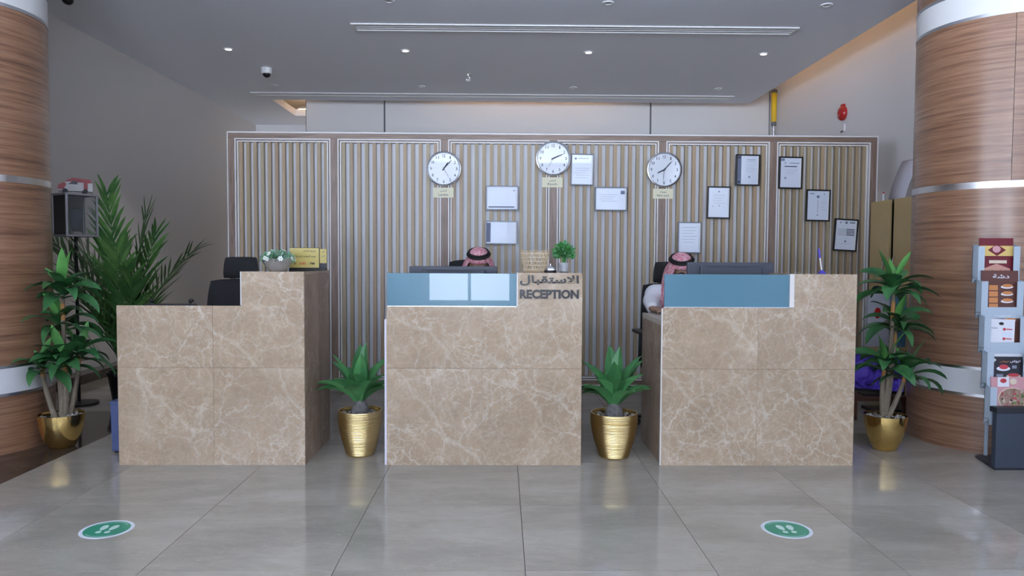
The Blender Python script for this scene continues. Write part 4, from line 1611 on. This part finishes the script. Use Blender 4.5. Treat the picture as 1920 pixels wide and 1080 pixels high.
framed('black framed certificate with one bold line near its top', 2.589, 1.953, .213, .288, .6, 'b', [('r', .02, .2, .02, .1, 'ink_blue'), ('c', .2, .27, .14, .20, 'ink_grey'), ('r', .45, .92, .16, .185, 'ink_grey'), ('r', .2, .8, .27, .30, 'clock_ink'), ('c', .2, .3, .64, .72, 'ink_grey')] + lines(.4, 3, .06, .25, .8, th=.005))
framed('black framed certificate with a grey crest at its top centre', 2.843, 1.662, .219, .285, 1, 'b', [('r', .1, .3, .08, .11, 'ink_blue'), ('c', .42, .56, .15, .25, 'ink_blue'), ('r', .48, .495, .3, .75, 'ink_grey'), ('c', .45, .52, .8, .86, 'ink_grey'), ('r', .75, .8, .08, .12, 'ink_grey')] + lines(.4, 4, .08, .62, .92, th=.006))
framed('black framed certificate with a block of bold lines, lowest on the right', 3.100, 1.398, .214, .290, 3, 'b', [('c', .18, .26, .05, .11, 'ink_grey'), ('c', .44, .56, .04, .12, 'ink_blue'), ('r', .66, .92, .05, .10, 'ink_grey')] + [('r', .1, .5, .30 + .05 * i, .315 + .05 * i, 'ink_grey') for i in range(5)] + [('r', .52, .92, .29 + .05 * i, .315 + .05 * i, 'clock_ink') for i in range(5)] + [('c', .45, .55, .68, .75, 'ink_blue'), ('r', .2, .85, .80, .806, 'ink_grey')])

# ================================================================== CEILING FITTINGS
M['lamp_on'] = mat('lit_lamp', (.9, .9, .9), .4, emit=(1., .95, .88), estr=40.)
M['lamp_off'] = mat('unlit_lamp', (.42, .44, .48), .25)


def downlight(label, x, y, on, group, watts=5, spread=80, col=(1., .93, .84)):
    t = thing('downlight', label, 'ceiling light', (x, y, HC), group=group)
    MB().lathe([(.030, -.001), (.031, -.008), (.047, -.007), (.050, 0)], 32, cap=False).build('trim_ring', 'white', t)
    MB().lathe([(.0001, -.004), (.030, -.004)], 28, cap=False).build('lens', 'lamp_on' if on else 'lamp_off', t)
    if on:
        l = bpy.data.lights.new('downlight_lamp', 'AREA')
        l.shape = 'DISK'
        l.size = .06
        l.energy = watts
        l.color = col
        l.spread = math.radians(spread)
        o = bpy.data.objects.new('downlight_lamp', l)
        COL.objects.link(o)
        o.parent = t
        o.location = (0, 0, -.02)
    return t


downlight('added unseen fill downlight in the passage ceiling behind the partition', -2.95, 11.5, True, None)  # added lamp, kept out of view, that brightens the passage end wall
ORD = ('first', 'second', 'third', 'fourth')
for k, x in enumerate((-2.81, -1.0, .885, 2.70)):
    downlight('lit round ceiling downlight, %s from the left in its row' % ORD[k], x, 7.57, True, 'lit downlights')
    downlight('unlit round downlight by the rear ceiling diffuser, %s from the left' % ORD[k], x - .02 * (k == 0), 9.14, False, 'unlit rear downlights')
for k, x in enumerate((-.945, .873, 2.70)):
    downlight('unlit round downlight near the front diffuser, %s from the left' % ORD[k], x, 6.11, False, 'unlit front downlights')

# added, unseen fill lamps above and behind the camera raise the ambient light
ROWN = ('nearest', 'middle', 'rearmost')
for j, y in enumerate((.1, -1.4, -2.9)):
    for k, x in enumerate((-2.81, -1.0, .885, 2.70)):
        downlight('added unseen fill downlight, %s from the left in the %s row before the desks' % (ORD[k], ROWN[j]), x, y, True, 'added fill downlights', 5, 130, (.93, .97, 1.06))


M['slot_grey'] = mat('slot_grey', (.50, .51, .55), .5)


def diffuser(label, x0, x1, y0, y1):
    t = thing('air_diffuser', label, 'air vent', ((x0 + x1) / 2, (y0 + y1) / 2, HC), group='long ceiling air diffusers')
    w, d = (x1 - x0) / 2, (y1 - y0) / 2
    f = MB()
    f.box(-w, w, -d, -d + .028, -.012, 0, bev=.003).box(-w, w, d - .028, d, -.012, 0, bev=.003)
    f.box(-w, -w + .028, -d + .028, d - .028, -.012, 0, bev=.003).box(w - .028, w, -d + .028, d - .028, -.012, 0, bev=.003)
    f.build('frame', 'white', t)
    MB().box(-w + .028, w - .028, -d + .028, d - .028, -.003, 0).build('slot', 'slot_grey', t)
    for q in (-.22, .22):
        MB().box(-w + .028, w - .028, -.006, .006, -.009, -.003).build('vane', 'white', t, (0, q * d * 1.15, 0))
    return t


diffuser('long white slot diffuser in the ceiling, the nearer one', -1.385, 2.720, 6.70, 6.91)
diffuser('long white slot diffuser in the ceiling by the back wall', -3.265, 3.030, 9.53, 9.71)

M['dome_dark'] = mat('smoked_dome', (.01, .01, .012), .06)
for lab, x, y in (('white dome camera with dark lens above the left end of the partition', -2.665, 8.33), ('white dome camera with dark lens at the top left by the column', -3.50, 5.98)):
    t = thing('dome_camera', lab, 'camera', (x, y, HC), group='ceiling dome cameras')
    MB().lathe([(.060, 0), (.060, -.055), (.056, -.062), (.045, -.064)], 32).build('housing', 'white', t)
    MB().lathe([(.044, -.062), (.042, -.078), (.032, -.094), (.016, -.103), (.0001, -.106)], 28, cap=False).build('dome', 'dome_dark', t)
t = thing('sprinkler_head', 'small chrome fire sprinkler hanging from the ceiling', 'sprinkler', (-.397, 8.45, HC))
MB().lathe([(.03, 0), (.03, -.006), (.012, -.010), (.010, -.05), (.006, -.055)], 20).build('body', 'chrome', t)
for s_ in (-1, 1):
    MB().tube([(0, 0, -.045), (s_ * .018, 0, -.058), (s_ * .018, 0, -.075), (0, 0, -.09)], .003, 6).build('arm', 'chrome', t)
MB().lathe([(.0001, -.09), (.026, -.09), (.026, -.093), (.0001, -.093)], 20).build('deflector', 'chrome', t)

# ================================================================== RIGHT WALL
M['red'] = mat('red_enamel', (.48, .02, .02), .22, coat=.5)
t = thing('fire_bell', 'red round fire alarm bell high on the right wall', 'alarm bell', (XR, 8.05, 2.79))
rot = Matrix.Rotation(-PI / 2, 4, 'Y')
MB().lathe([(.078, 0), (.082, .01), (.080, .03), (.066, .05), (.04, .06), (.012, .063), (.012, .07), (.0001, .071)], 36, 0, rot).build('gong', 'red', t)
MB().box(-.03, 0, -.035, .035, .055, .10, bev=.006).build('bracket', 'red', t)
t = thing('junction_box', 'small white junction box on the wall under the fire bell', 'junction box', (XR, 8.05, 2.62))
MB().box(-.02, 0, -.045, .045, -.03, .05, bev=.004).build('box', 'paint', t)
MB().box(-.023, -.02, -.03, .03, -.04, -.02, bev=.001).build('lip', 'groove', t)
M['yellow'] = mat('yellow_sleeve', (.78, .52, .02), .4)
t = thing('pipe', 'grey pipe with a yellow sleeve in the far right corner', 'pipe', (3.70, 9.93, 0))
MB().cyl((0, 0, 0), (0, 0, 3.06), .028, n=18).build('pipe_body', 'steel', t)
MB().lathe([(.032, 3.04), (.036, 3.06), (.036, 3.43), (.032, 3.44)], 20).build('yellow_sleeve', 'yellow', t)
MB().lathe([(.04, 3.43), (.04, 3.47), (.02, 3.48)], 20).build('cap', 'groove', t)
MB().lathe([(.0285, 2.98), (.034, 2.99), (.034, 3.03), (.0285, 3.04)], 18, cap=False).build('coupling', 'groove', t)

M['cab_door'] = mat('ochre_laminate', (.56, .41, .20), .45, noise=.08, nscale=6)
M['cab_body'] = mat('brown_carcass', (.03, .02, .012), .6)
cb_ = thing('tall_cabinet', 'tall ochre two-door cabinet against the right wall', 'cabinet', (3.32, 5.35, 0))
b = MB()
b.box(0, .44, .0, 1.12, 1.665, 1.69).box(0, .44, 0, 1.12, .06, .085).box(0, .44, 0, .02, .085, 1.665).box(0, .44, 1.10, 1.12, .085, 1.665).box(.42, .44, .02, 1.10, .085, 1.665).box(.03, .40, .02, 1.10, 0, .06)
b.build('carcass', 'cab_body', cb_)
for k, (y0, y1, hy) in enumerate(((.800, 1.118, .85), (.36, .735, .69), (.0, .345, .05))):
    d = MB().box(-.02, 0, y0, y1, .07, 1.69, bev=.002).build('door', 'cab_door', cb_)
    MB().tube([(-.02, hy, 1.02), (-.045, hy, 1.03), (-.045, hy, 1.19), (-.02, hy, 1.20)], .006, 8).build('handle', 'steel', d)
ps = thing('paper_sheet', 'white curled paper sheet leaning on top of the tall cabinet', 'paper', (3.42, 6.33, 1.69))
vs, fs = [], []
for i in range(9):
    f = i / 8
    for j, q in enumerate((-1, 1)):
        vs.append((.03 + .04 * f + .06 * f * f, .13 * q - .05 * f + .02 * q * f, .36 * f))
for i in range(8):
    fs.append((2 * i, 2 * i + 1, 2 * i + 3, 2 * i + 2))
o = MB().add(vs, fs, 0, True).build('sheet', 'white_lam', ps, fix=False)
o.modifiers.new('thickness', 'SOLIDIFY').thickness = .002
MB().lathe([(.012, 0), (.012, .07), (.008, .075), (.0001, .076)], 12).build('small_bottle', 'white', ps, (-.03, .10, 0))
MB().sphere((0, 0, .082), (.010, .010, .008), 10, 6).build('red_stopper', 'red', ps, (-.03, .10, 0))

# things standing between the plant and the cabinet
M['board_blue'] = mat('blue_panel', (.10, .25, .38), .4)
M['board_grey'] = mat('pale_grey_panel', (.48, .49, .54), .4)
t = thing('display_board', 'pale and blue standing display board behind the right-hand plant', 'board', (2.995, 5.59, 0))
MB().box(-.15, .02, -.01, .01, .50, .935, bev=.003).build('grey_panel', 'board_grey', t)
MB().box(.022, .15, -.012, .012, .50, .935, bev=.003).build('blue_panel', 'board_blue', t)
MB().box(-.02, .02, .012, .03, .02, .6).build('post', 'black', t)
MB().box(-.13, .13, -.08, .10, 0, .02, bev=.004).build('foot', 'black', t)
MB().lathe([(.0001, .004), (.030, .004), (.034, 0)], 20, 0, Matrix.Translation((-.075, -.010, .765)) @ Matrix.Rotation(PI / 2, 4, 'X') @ Matrix.Diagonal((.8, 1.25, 1, 1))).build('red_emblem', 'red', t)
M['brown_box'] = wood('brown_wood', (.07, .028, .016), (.115, .05, .028), (.16, .075, .045), .45, 'x')
t = thing('wooden_stool', 'low brown wooden stool holding the violet screen', 'stool', (2.79, 5.35, 0))
MB().box(-.21, .21, -.10, .13, .14, .17, bev=.004).build('top', 'brown_box', t)
for sx in (-.19, .19):
    for sy in (-.08, .11):
        MB().box(sx - .018, sx + .018, sy - .018, sy + .018, 0, .14, bev=.003).build('leg', 'brown_box', t)


def purple_screen():
    m, nt, b = _new('violet_screen')
    tc = nt.nodes.new('ShaderNodeTexCoord')
    n = noise(nt, tc.outputs['Object'], 9, 3, .6, 1.)
    r = ramp(nt, [(.35, (.01, .006, .06)), (.47, (.07, .04, .55)), (.6, (.16, .12, .9)), (.75, (.35, .25, 1.))])
    nt.links.new(n.outputs['Fac'], r.inputs['Fac'])
    nt.links.new(r.outputs['Color'], b.inputs['Emission Color'])
    b.inputs['Emission Strength'].default_value = .17
    b.inputs['Base Color'].default_value = (.02, .015, .06, 1)
    b.inputs['Roughness'].default_value = .15
    return m


M['violet'] = purple_screen()
t = thing('flat_screen', 'glowing violet flat screen on a stool behind the right plant', 'screen', (2.79, 5.33, .17), math.radians(-6))
m_ = Matrix.Translation((0, 0, .012)) @ Matrix.Rotation(math.radians(4), 4, 'Y') @ Matrix.Rotation(math.radians(-8), 4, 'X')
MB().box(-.21, .21, 0, .02, .01, .29, 0, m_, .004).build('housing', 'black', t)
MB().box(-.20, .20, -.002, 0, .03, .28, 0, m_).build('screen', 'violet', t)
MB().box(-.10, .10, -.03, .08, 0, .012, bev=.004).build('foot', 'black', t)

# ================================================================== LEFT CORNER
M['blue_box'] = mat('blue_plastic_box', (.07, .095, .21), .45)
t = thing('blue_bin', 'blue plastic bin against the outer side of the left desk', 'bin', (-2.255, 4.50, 0))
MB().prism([(-.078, .012), (.078, .012), (.078, .31), (-.084, .31)], 'y', -.16, .16).build('body', 'blue_box', t)
MB().box(-.088, .080, -.165, .165, .295, .312, bev=.003).build('rim', 'blue_box', t)
MB().box(-.068, .070, -.15, .15, 0, .014).build('foot', 'black', t)

M['case_glass'] = mat('case_glass', (.35, .38, .38), .04, alpha=.16)
M['case_metal'] = mat('satin_aluminium', (.40, .41, .43), .35, .8)
M['case_dark'] = mat('case_lining', (.05, .045, .045), .6)
dc = thing('display_case', 'small glazed metal display case on a thin stand by the left column', 'display case', (-3.36, 5.78, 0), math.radians(57))
W, D_, Z0, Z1 = .115, .10, 1.335, 1.655
f = MB()
for sx in (-1, 1):
    for sy in (-1, 1):
        f.box(sx * W - .008, sx * W + .008, sy * D_ - .008, sy * D_ + .008, Z0, Z1, bev=.002)
for z in (Z0, Z1):
    for s_ in (-1, 1):
        f.box(-W, W, s_ * D_ - .008, s_ * D_ + .008, z - .008, z + .008, bev=.002)
        f.box(s_ * W - .008, s_ * W + .008, -D_, D_, z - .008, z + .008, bev=.002)
f.build('frame', 'case_metal', dc)
MB().box(-W, W, D_ - .004, D_, Z0, Z1).box(-W, -W + .004, -D_, D_, Z0, Z1).box(-W, W, -D_, D_, Z0 - .004, Z0 + .004).box(-W, W, -D_, D_, Z1 - .002, Z1 + .002).build('panels', 'case_dark', dc)
MB().box(-W + .008, W - .008, -D_ - .002, -D_ + .002, Z0 + .008, Z1 - .008).build('glass_front', 'case_glass', dc)
MB().box(W - .002, W + .002, -D_ + .008, D_ - .008, Z0 + .008, Z1 - .008).build('glass_side', 'case_glass', dc)
MB().cyl((0, 0, .02), (0, 0, Z0), .012, n=12).build('post', 'black', dc)
MB().lathe([(.14, 0), (.14, .012), (.02, .022)], 30).build('base', 'black', dc)
cp = thing('trophy', 'dark ornament standing inside the glazed display case', 'ornament', (-3.36, 5.78, Z0 + .004))
MB().lathe([(.045, 0), (.045, .02), (.03, .03)], 20).build('base', 'laminate', cp)
MB().lathe([(.012, .03), (.016, .06), (.045, .10), (.052, .15), (.035, .20), (.02, .21), (.0001, .215)], 24).build('body', mat('dark_blue_glaze', (.03, .04, .07), .2), cp)

M['toy_white'] = mat('toy_white', (.72, .70, .68), .3)
M['toy_red'] = mat('toy_red', (.40, .025, .03), .3)
tv = thing('toy_van', 'red and white toy vehicle on top of the glazed display case', 'toy', (-3.355, 5.78, Z1 + .010), math.radians(32))
prof = [(-.115, .018), (.115, .018), (.115, .075), (.095, .110), (-.02, .118), (-.075, .085), (-.115, .060)]
MB().prism(prof, 'y', -.05, .05).build('body', 'toy_white', tv)
MB().prism([(.110, .085), (.095, .113), (-.02, .121), (-.078, .088), (-.02, .090), (.09, .082)], 'y', -.052, .052).build('roof', 'toy_red', tv)
MB().prism([(-.117, .030), (-.117, .061), (-.078, .086), (-.060, .070), (-.080, .030)], 'y', -.0512, .0512).build('bonnet', 'toy_red', tv)
for s_ in (-1, 1):
    MB().prism([(-.050, .070), (-.018, .096), (.012, .094), (.012, .070)], 'y', s_ * .0515 - .001, s_ * .0515 + .001).build('side_window', 'screen_off', tv)
    MB().box(.055, .082, s_ * .0515 - .001, s_ * .0515 + .001, .03, .098).build('red_stripe', 'toy_red', tv)
    for x in (-.07, .065):
        MB().cyl((x, s_ * .040, .018), (x, s_ * .055, .018), .018, n=16).build('wheel', 'black', tv)
MB().prism([(-.077, .0855), (-.024, .1165), (-.021, .1145), (-.074, .084)], 'y', -.044, .044).build('windscreen', 'screen_off', tv)

# ================================================================== BROCHURE STAND
M['rack'] = mat('pale_blue_rack', (.45, .53, .61), .35)
M['slate'] = mat('slate_base', (.045, .058, .085), .5)
M['slate_dark'] = mat('dark_slate', (.022, .024, .032), .5)
for n_, c_ in (('maroon', (.17, .018, .03)), ('brown_p', (.13, .052, .042)), ('yellow_p', (.70, .50, .17)), ('orange_p', (.62, .25, .09)), ('pizza', (.58, .30, .24)), ('cream_p', (.72, .62, .48)), ('white_p', (.78, .79, .84)), ('red_p', (.55, .06, .08)), ('lime_p', (.42, .50, .03)), ('black_p', (.03, .03, .04)), ('green_p', (.10, .22, .05)), ('pink_p', (.62, .32, .34))):
    M[n_] = mat('print_' + n_, c_, .35)
bs = thing('brochure_stand', 'pale blue tiered brochure stand with dark base at the right edge', 'brochure stand', (2.905, 4.00, 0))
bx0, bx1 = -.122, .125
MB().box(bx0, bx1, 0, .036, .012, .325, bev=.003).build('base_box', 'slate', bs)
MB().box(bx0 - .004, bx1 + .004, -.006, .056, .325, .355, bev=.003).build('base_lid', 'slate_dark', bs)
MB().prism([(bx0 + .060, .262), (bx0 + .085, .285), (bx1 - .085, .285), (bx1 - .060, .262), (bx1, .0), (bx0, .0)], 'z', 0, .012).build('floor_plate', 'slate_dark', bs)
MB().box(bx0 + .115, bx1 - .115, .256, .272, .012, 1.25, bev=.004).build('back_board', 'rack', bs)
TZ = [1.262, 1.060, .858, .655, .460]
TYo = [.205, .165, .130, .095, .060]
for k in range(5):
    z1, y0 = TZ[k], TYo[k]
    z0 = z1 - .185
    pk = MB()
    for sx in (-1, 1):
        xe = bx0 if sx < 0 else bx1
        pk.prism([(y0, z0), (y0, z1), (y0 + .05, z1 + .012), (y0 + .05, z0 - .03)], 'x', min(xe, xe - sx * .004), max(xe, xe - sx * .004))
        a, c = (xe, xe + .038) if sx < 0 else (xe - .038, xe)
        pk.box(a, c, y0 - .003, y0, z0 - .03, z1)
    pk.box(bx0 + .0385, bx1 - .0385, y0 - .003, y0, z0 - .03, z0 + .035)
    pk.box(bx0, bx1, y0, y0 + .05, z0, z0 + .004)
    pk.box(bx0, bx1, y0 + .046, y0 + .05, z0 - .03, z1 + .01)
    pk.build('pocket', 'rack', bs)


def brochure(label, k, dy, top, w, tilt, base_m, prints, dx=0., group='brochures in the stand'):
    """stack of leaflets standing in pocket k; its printed face looks to -Y"""
    y = 4.00 + TYo[k] + dy
    z0 = TZ[k] - .18
    t = thing('brochure', label, 'brochure', (2.905 + dx, y, z0), 0, group)
    t.rotation_euler = (math.radians(-3), math.radians(tilt), 0)
    h = top - z0
    MB().box(-w / 2, w / 2, 0, .006, 0, h).build('leaflet', base_m, t)
    for kind, u0, u1, v0, v1, m_ in prints:
        X0, X1 = -w / 2 + w * u0, -w / 2 + w * u1
        Z0_, Z1_ = h - v1, h - v0
        if kind == 'r':
            MB().box(X0, X1, -.0006, 0, Z0_, Z1_).build('print', m_, t)
        elif kind == 'd':
            MB().prism([(X0, (Z0_ + Z1_) / 2), ((X0 + X1) / 2, Z0_), (X1, (Z0_ + Z1_) / 2), ((X0 + X1) / 2, Z1_)], 'y', -.0010, 0).build('print', m_, t)
        elif kind == 't':
            lettering(m_[0], X1 - X0, Z1_ - Z0_, .0008, m_[1], 'print', t, ((X0 + X1) / 2, -.0012, (Z0_ + Z1_) / 2), bold=.015)
        else:
            mtx = Matrix.Translation(((X0 + X1) / 2, 0, (Z0_ + Z1_) / 2)) @ Matrix.Rotation(PI / 2, 4, 'X') @ Matrix.Diagonal(((X1 - X0) / 2, (Z1_ - Z0_) / 2, 1, 1))
            z_ = .0016 if kind == 'o' else .0010
            MB().lathe([(.0001, z_), (1, z_), (1, 0)], 24, 0, mtx, False, False).build('print', m_, t)
    return t


pz = random.Random(3)


def toppings(u0, u1, v0, v1, n, cols=('red_p', 'black_p', 'green_p', 'cream_p')):
    out = []
    for _ in range(n):
        u, v = pz.uniform(u0, u1), pz.uniform(v0, v1)
        out.append(('o', u - .03, u + .03, v - .006, v + .006, pz.choice(cols)))
    return out


brochure('maroon and yellow pizza leaflet in the top pocket of the stand', 0, .012, 1.312, .20, 0, 'maroon',
         [('r', 0, 1, .045, .105, 'yellow_p'), ('d', .24, .78, .035, .105, 'maroon'), ('o', .38, .62, .045, .085, 'pink_p'), ('r', .28, .80, .130, .148, 'cream_p'), ('r', .1, .9, .178, .25, 'pizza'), ('d', .1, .9, .15, .21, 'pizza')] + toppings(.15, .85, .19, .24, 22))
brochure('brown menu leaflet with food pictures in the second pocket from the top', 1, .012, 1.122, .215, 0, 'brown_p',
         [('t', .3, .75, .020, .045, (arabic('دشة'), 'white_p'))] + [('r', .20, .44, .085 + .036 * i, .115 + .036 * i, 'orange_p') for i in range(4)] + [('c', .52, .86, .085 + .042 * i, .105 + .042 * i, 'white_p') for i in range(3)] + [('o', .56, .84, .078 + .042 * i, .098 + .042 * i, 'orange_p') for i in range(3)])
brochure('brown menu leaflet behind the white one in the third pocket', 2, .024, .898, .215, 0, 'brown_p',
         [('t', .3, .75, .018, .042, (arabic('دشة'), 'white_p')), ('c', .55, .9, .05, .075, 'orange_p')])
brochure('white price leaflet with red emblems in the third pocket', 2, .008, .842, .145, 3, 'white_p',
         [('c', .35, .55, .018, .035, 'black_p'), ('o', .52, .64, .05, .066, 'red_p'), ('r', .66, .9, .054, .060, 'red_p'), ('r', .05, .3, .052, .056, 'ink_grey'), ('o', .52, .64, .105, .121, 'red_p'), ('r', .66, .9, .109, .115, 'red_p'), ('r', .5, .9, .075, .1, 'paper')], dx=-.012)
brochure('lime and brown leaflet behind the black one in the fourth pocket', 3, .026, .690, .215, 0, 'brown_p',
         [('r', 0, .34, 0, .030, 'lime_p'), ('d', .1, .55, -.002, .03, 'lime_p'), ('t', .48, .8, .012, .03, ('ZOO', 'lime_p')), ('r', .2, 1, .045, .09, 'white_p')])
brochure('black leaflet with a red dish in the fourth pocket of the stand', 3, .010, .628, .19, 0, 'black_p',
         [('t', .3, .6, .022, .034, (arabic('عروض'), 'orange_p')), ('t', .62, .95, .018, .036, (arabic('عروض'), 'white_p')), ('c', .2, .62, .055, .082, 'white_p'), ('o', .28, .56, .045, .072, 'red_p'), ('r', .68, .82, .05, .068, 'ink_grey'), ('c', .5, .95, .10, .125, 'cream_p'), ('o', .55, .9, .095, .115, 'red_p'), ('r', .2, .4, .10, .115, 'ink_grey'), ('d', .08, .2, .008, .03, 'white_p')])
brochure('pizza leaflet with a white emblem box in the lowest pocket', 4, .012, .515, .205, 0, 'pink_p',
         [('r', .18, .50, .0, .055, 'white_p'), ('o', .25, .43, .008, .034, 'red_p'), ('c', .52, .72, .008, .042, 'cream_p'), ('c', .18, 1.02, .06, .185, 'cream_p'), ('c', .21, .99, .064, .181, 'pizza'), ('r', .28, .70, .158, .178, 'white_p'), ('t', .36, .62, .162, .174, ('35.00', 'red_p'))] + toppings(.3, .9, .085, .15, 20))

# ================================================================== FLOOR STICKERS
M['sticker_white'] = mat('sticker_white', (.62, .66, .72), .35)
M['sticker_green'] = mat('sticker_green', (.035, .26, .16), .35)
M['sticker_ink'] = mat('sticker_pale_green', (.50, .66, .60), .35)


def sticker(label, x, y):
    t = thing('floor_sticker', label, 'floor sticker', (x, y, 0), group='round floor stickers')
    R = .1075
    MB().lathe([(R, 0), (R, .0008), (.0001, .0008)], 56, smooth=False).build('border', 'sticker_white', t)
    MB().lathe([(R * .86, .0009), (R * .86, .0012), (.0001, .0012)], 56, smooth=False).build('green_disc', 'sticker_green', t)
    for s in (-1, 1):
        sole, heel = [], []
        for i in range(22):
            a = 2 * PI * i / 22
            w = .0145 + .0035 * math.sin(a)
            sole.append((s * .021 + w * math.cos(a) + .003 * s * math.sin(a), .016 + .030 * math.sin(a)))
            heel.append((s * .019 + .0115 * math.cos(a), -.036 + .0105 * math.sin(a) + (.004 if math.sin(a) > 0 else 0)))
        MB().prism(sole, 'z', .0012, .0016).build('shoe_sole', 'sticker_ink', t)
        MB().prism(heel, 'z', .0012, .0016).build('shoe_heel', 'sticker_ink', t)
    arc = MB()
    for a0, a1 in ((.7, 2.44), (3.9, 5.5)):
        pts = [(R * .78 * math.cos(a0 + (a1 - a0) * i / 24), R * .78 * math.sin(a0 + (a1 - a0) * i / 24)) for i in range(25)]
        inn = [(p[0] * .975, p[1] * .975) for p in pts]
        arc.prism(pts + inn[::-1], 'z', .0012, .0015)
    arc.build('thin_arcs', 'sticker_ink', t)
    return t


sticker('round green footprint sticker on the floor before the left desk', -1.705, 3.118)
sticker('round green footprint sticker on the floor before the right desk', 1.255, 3.116)
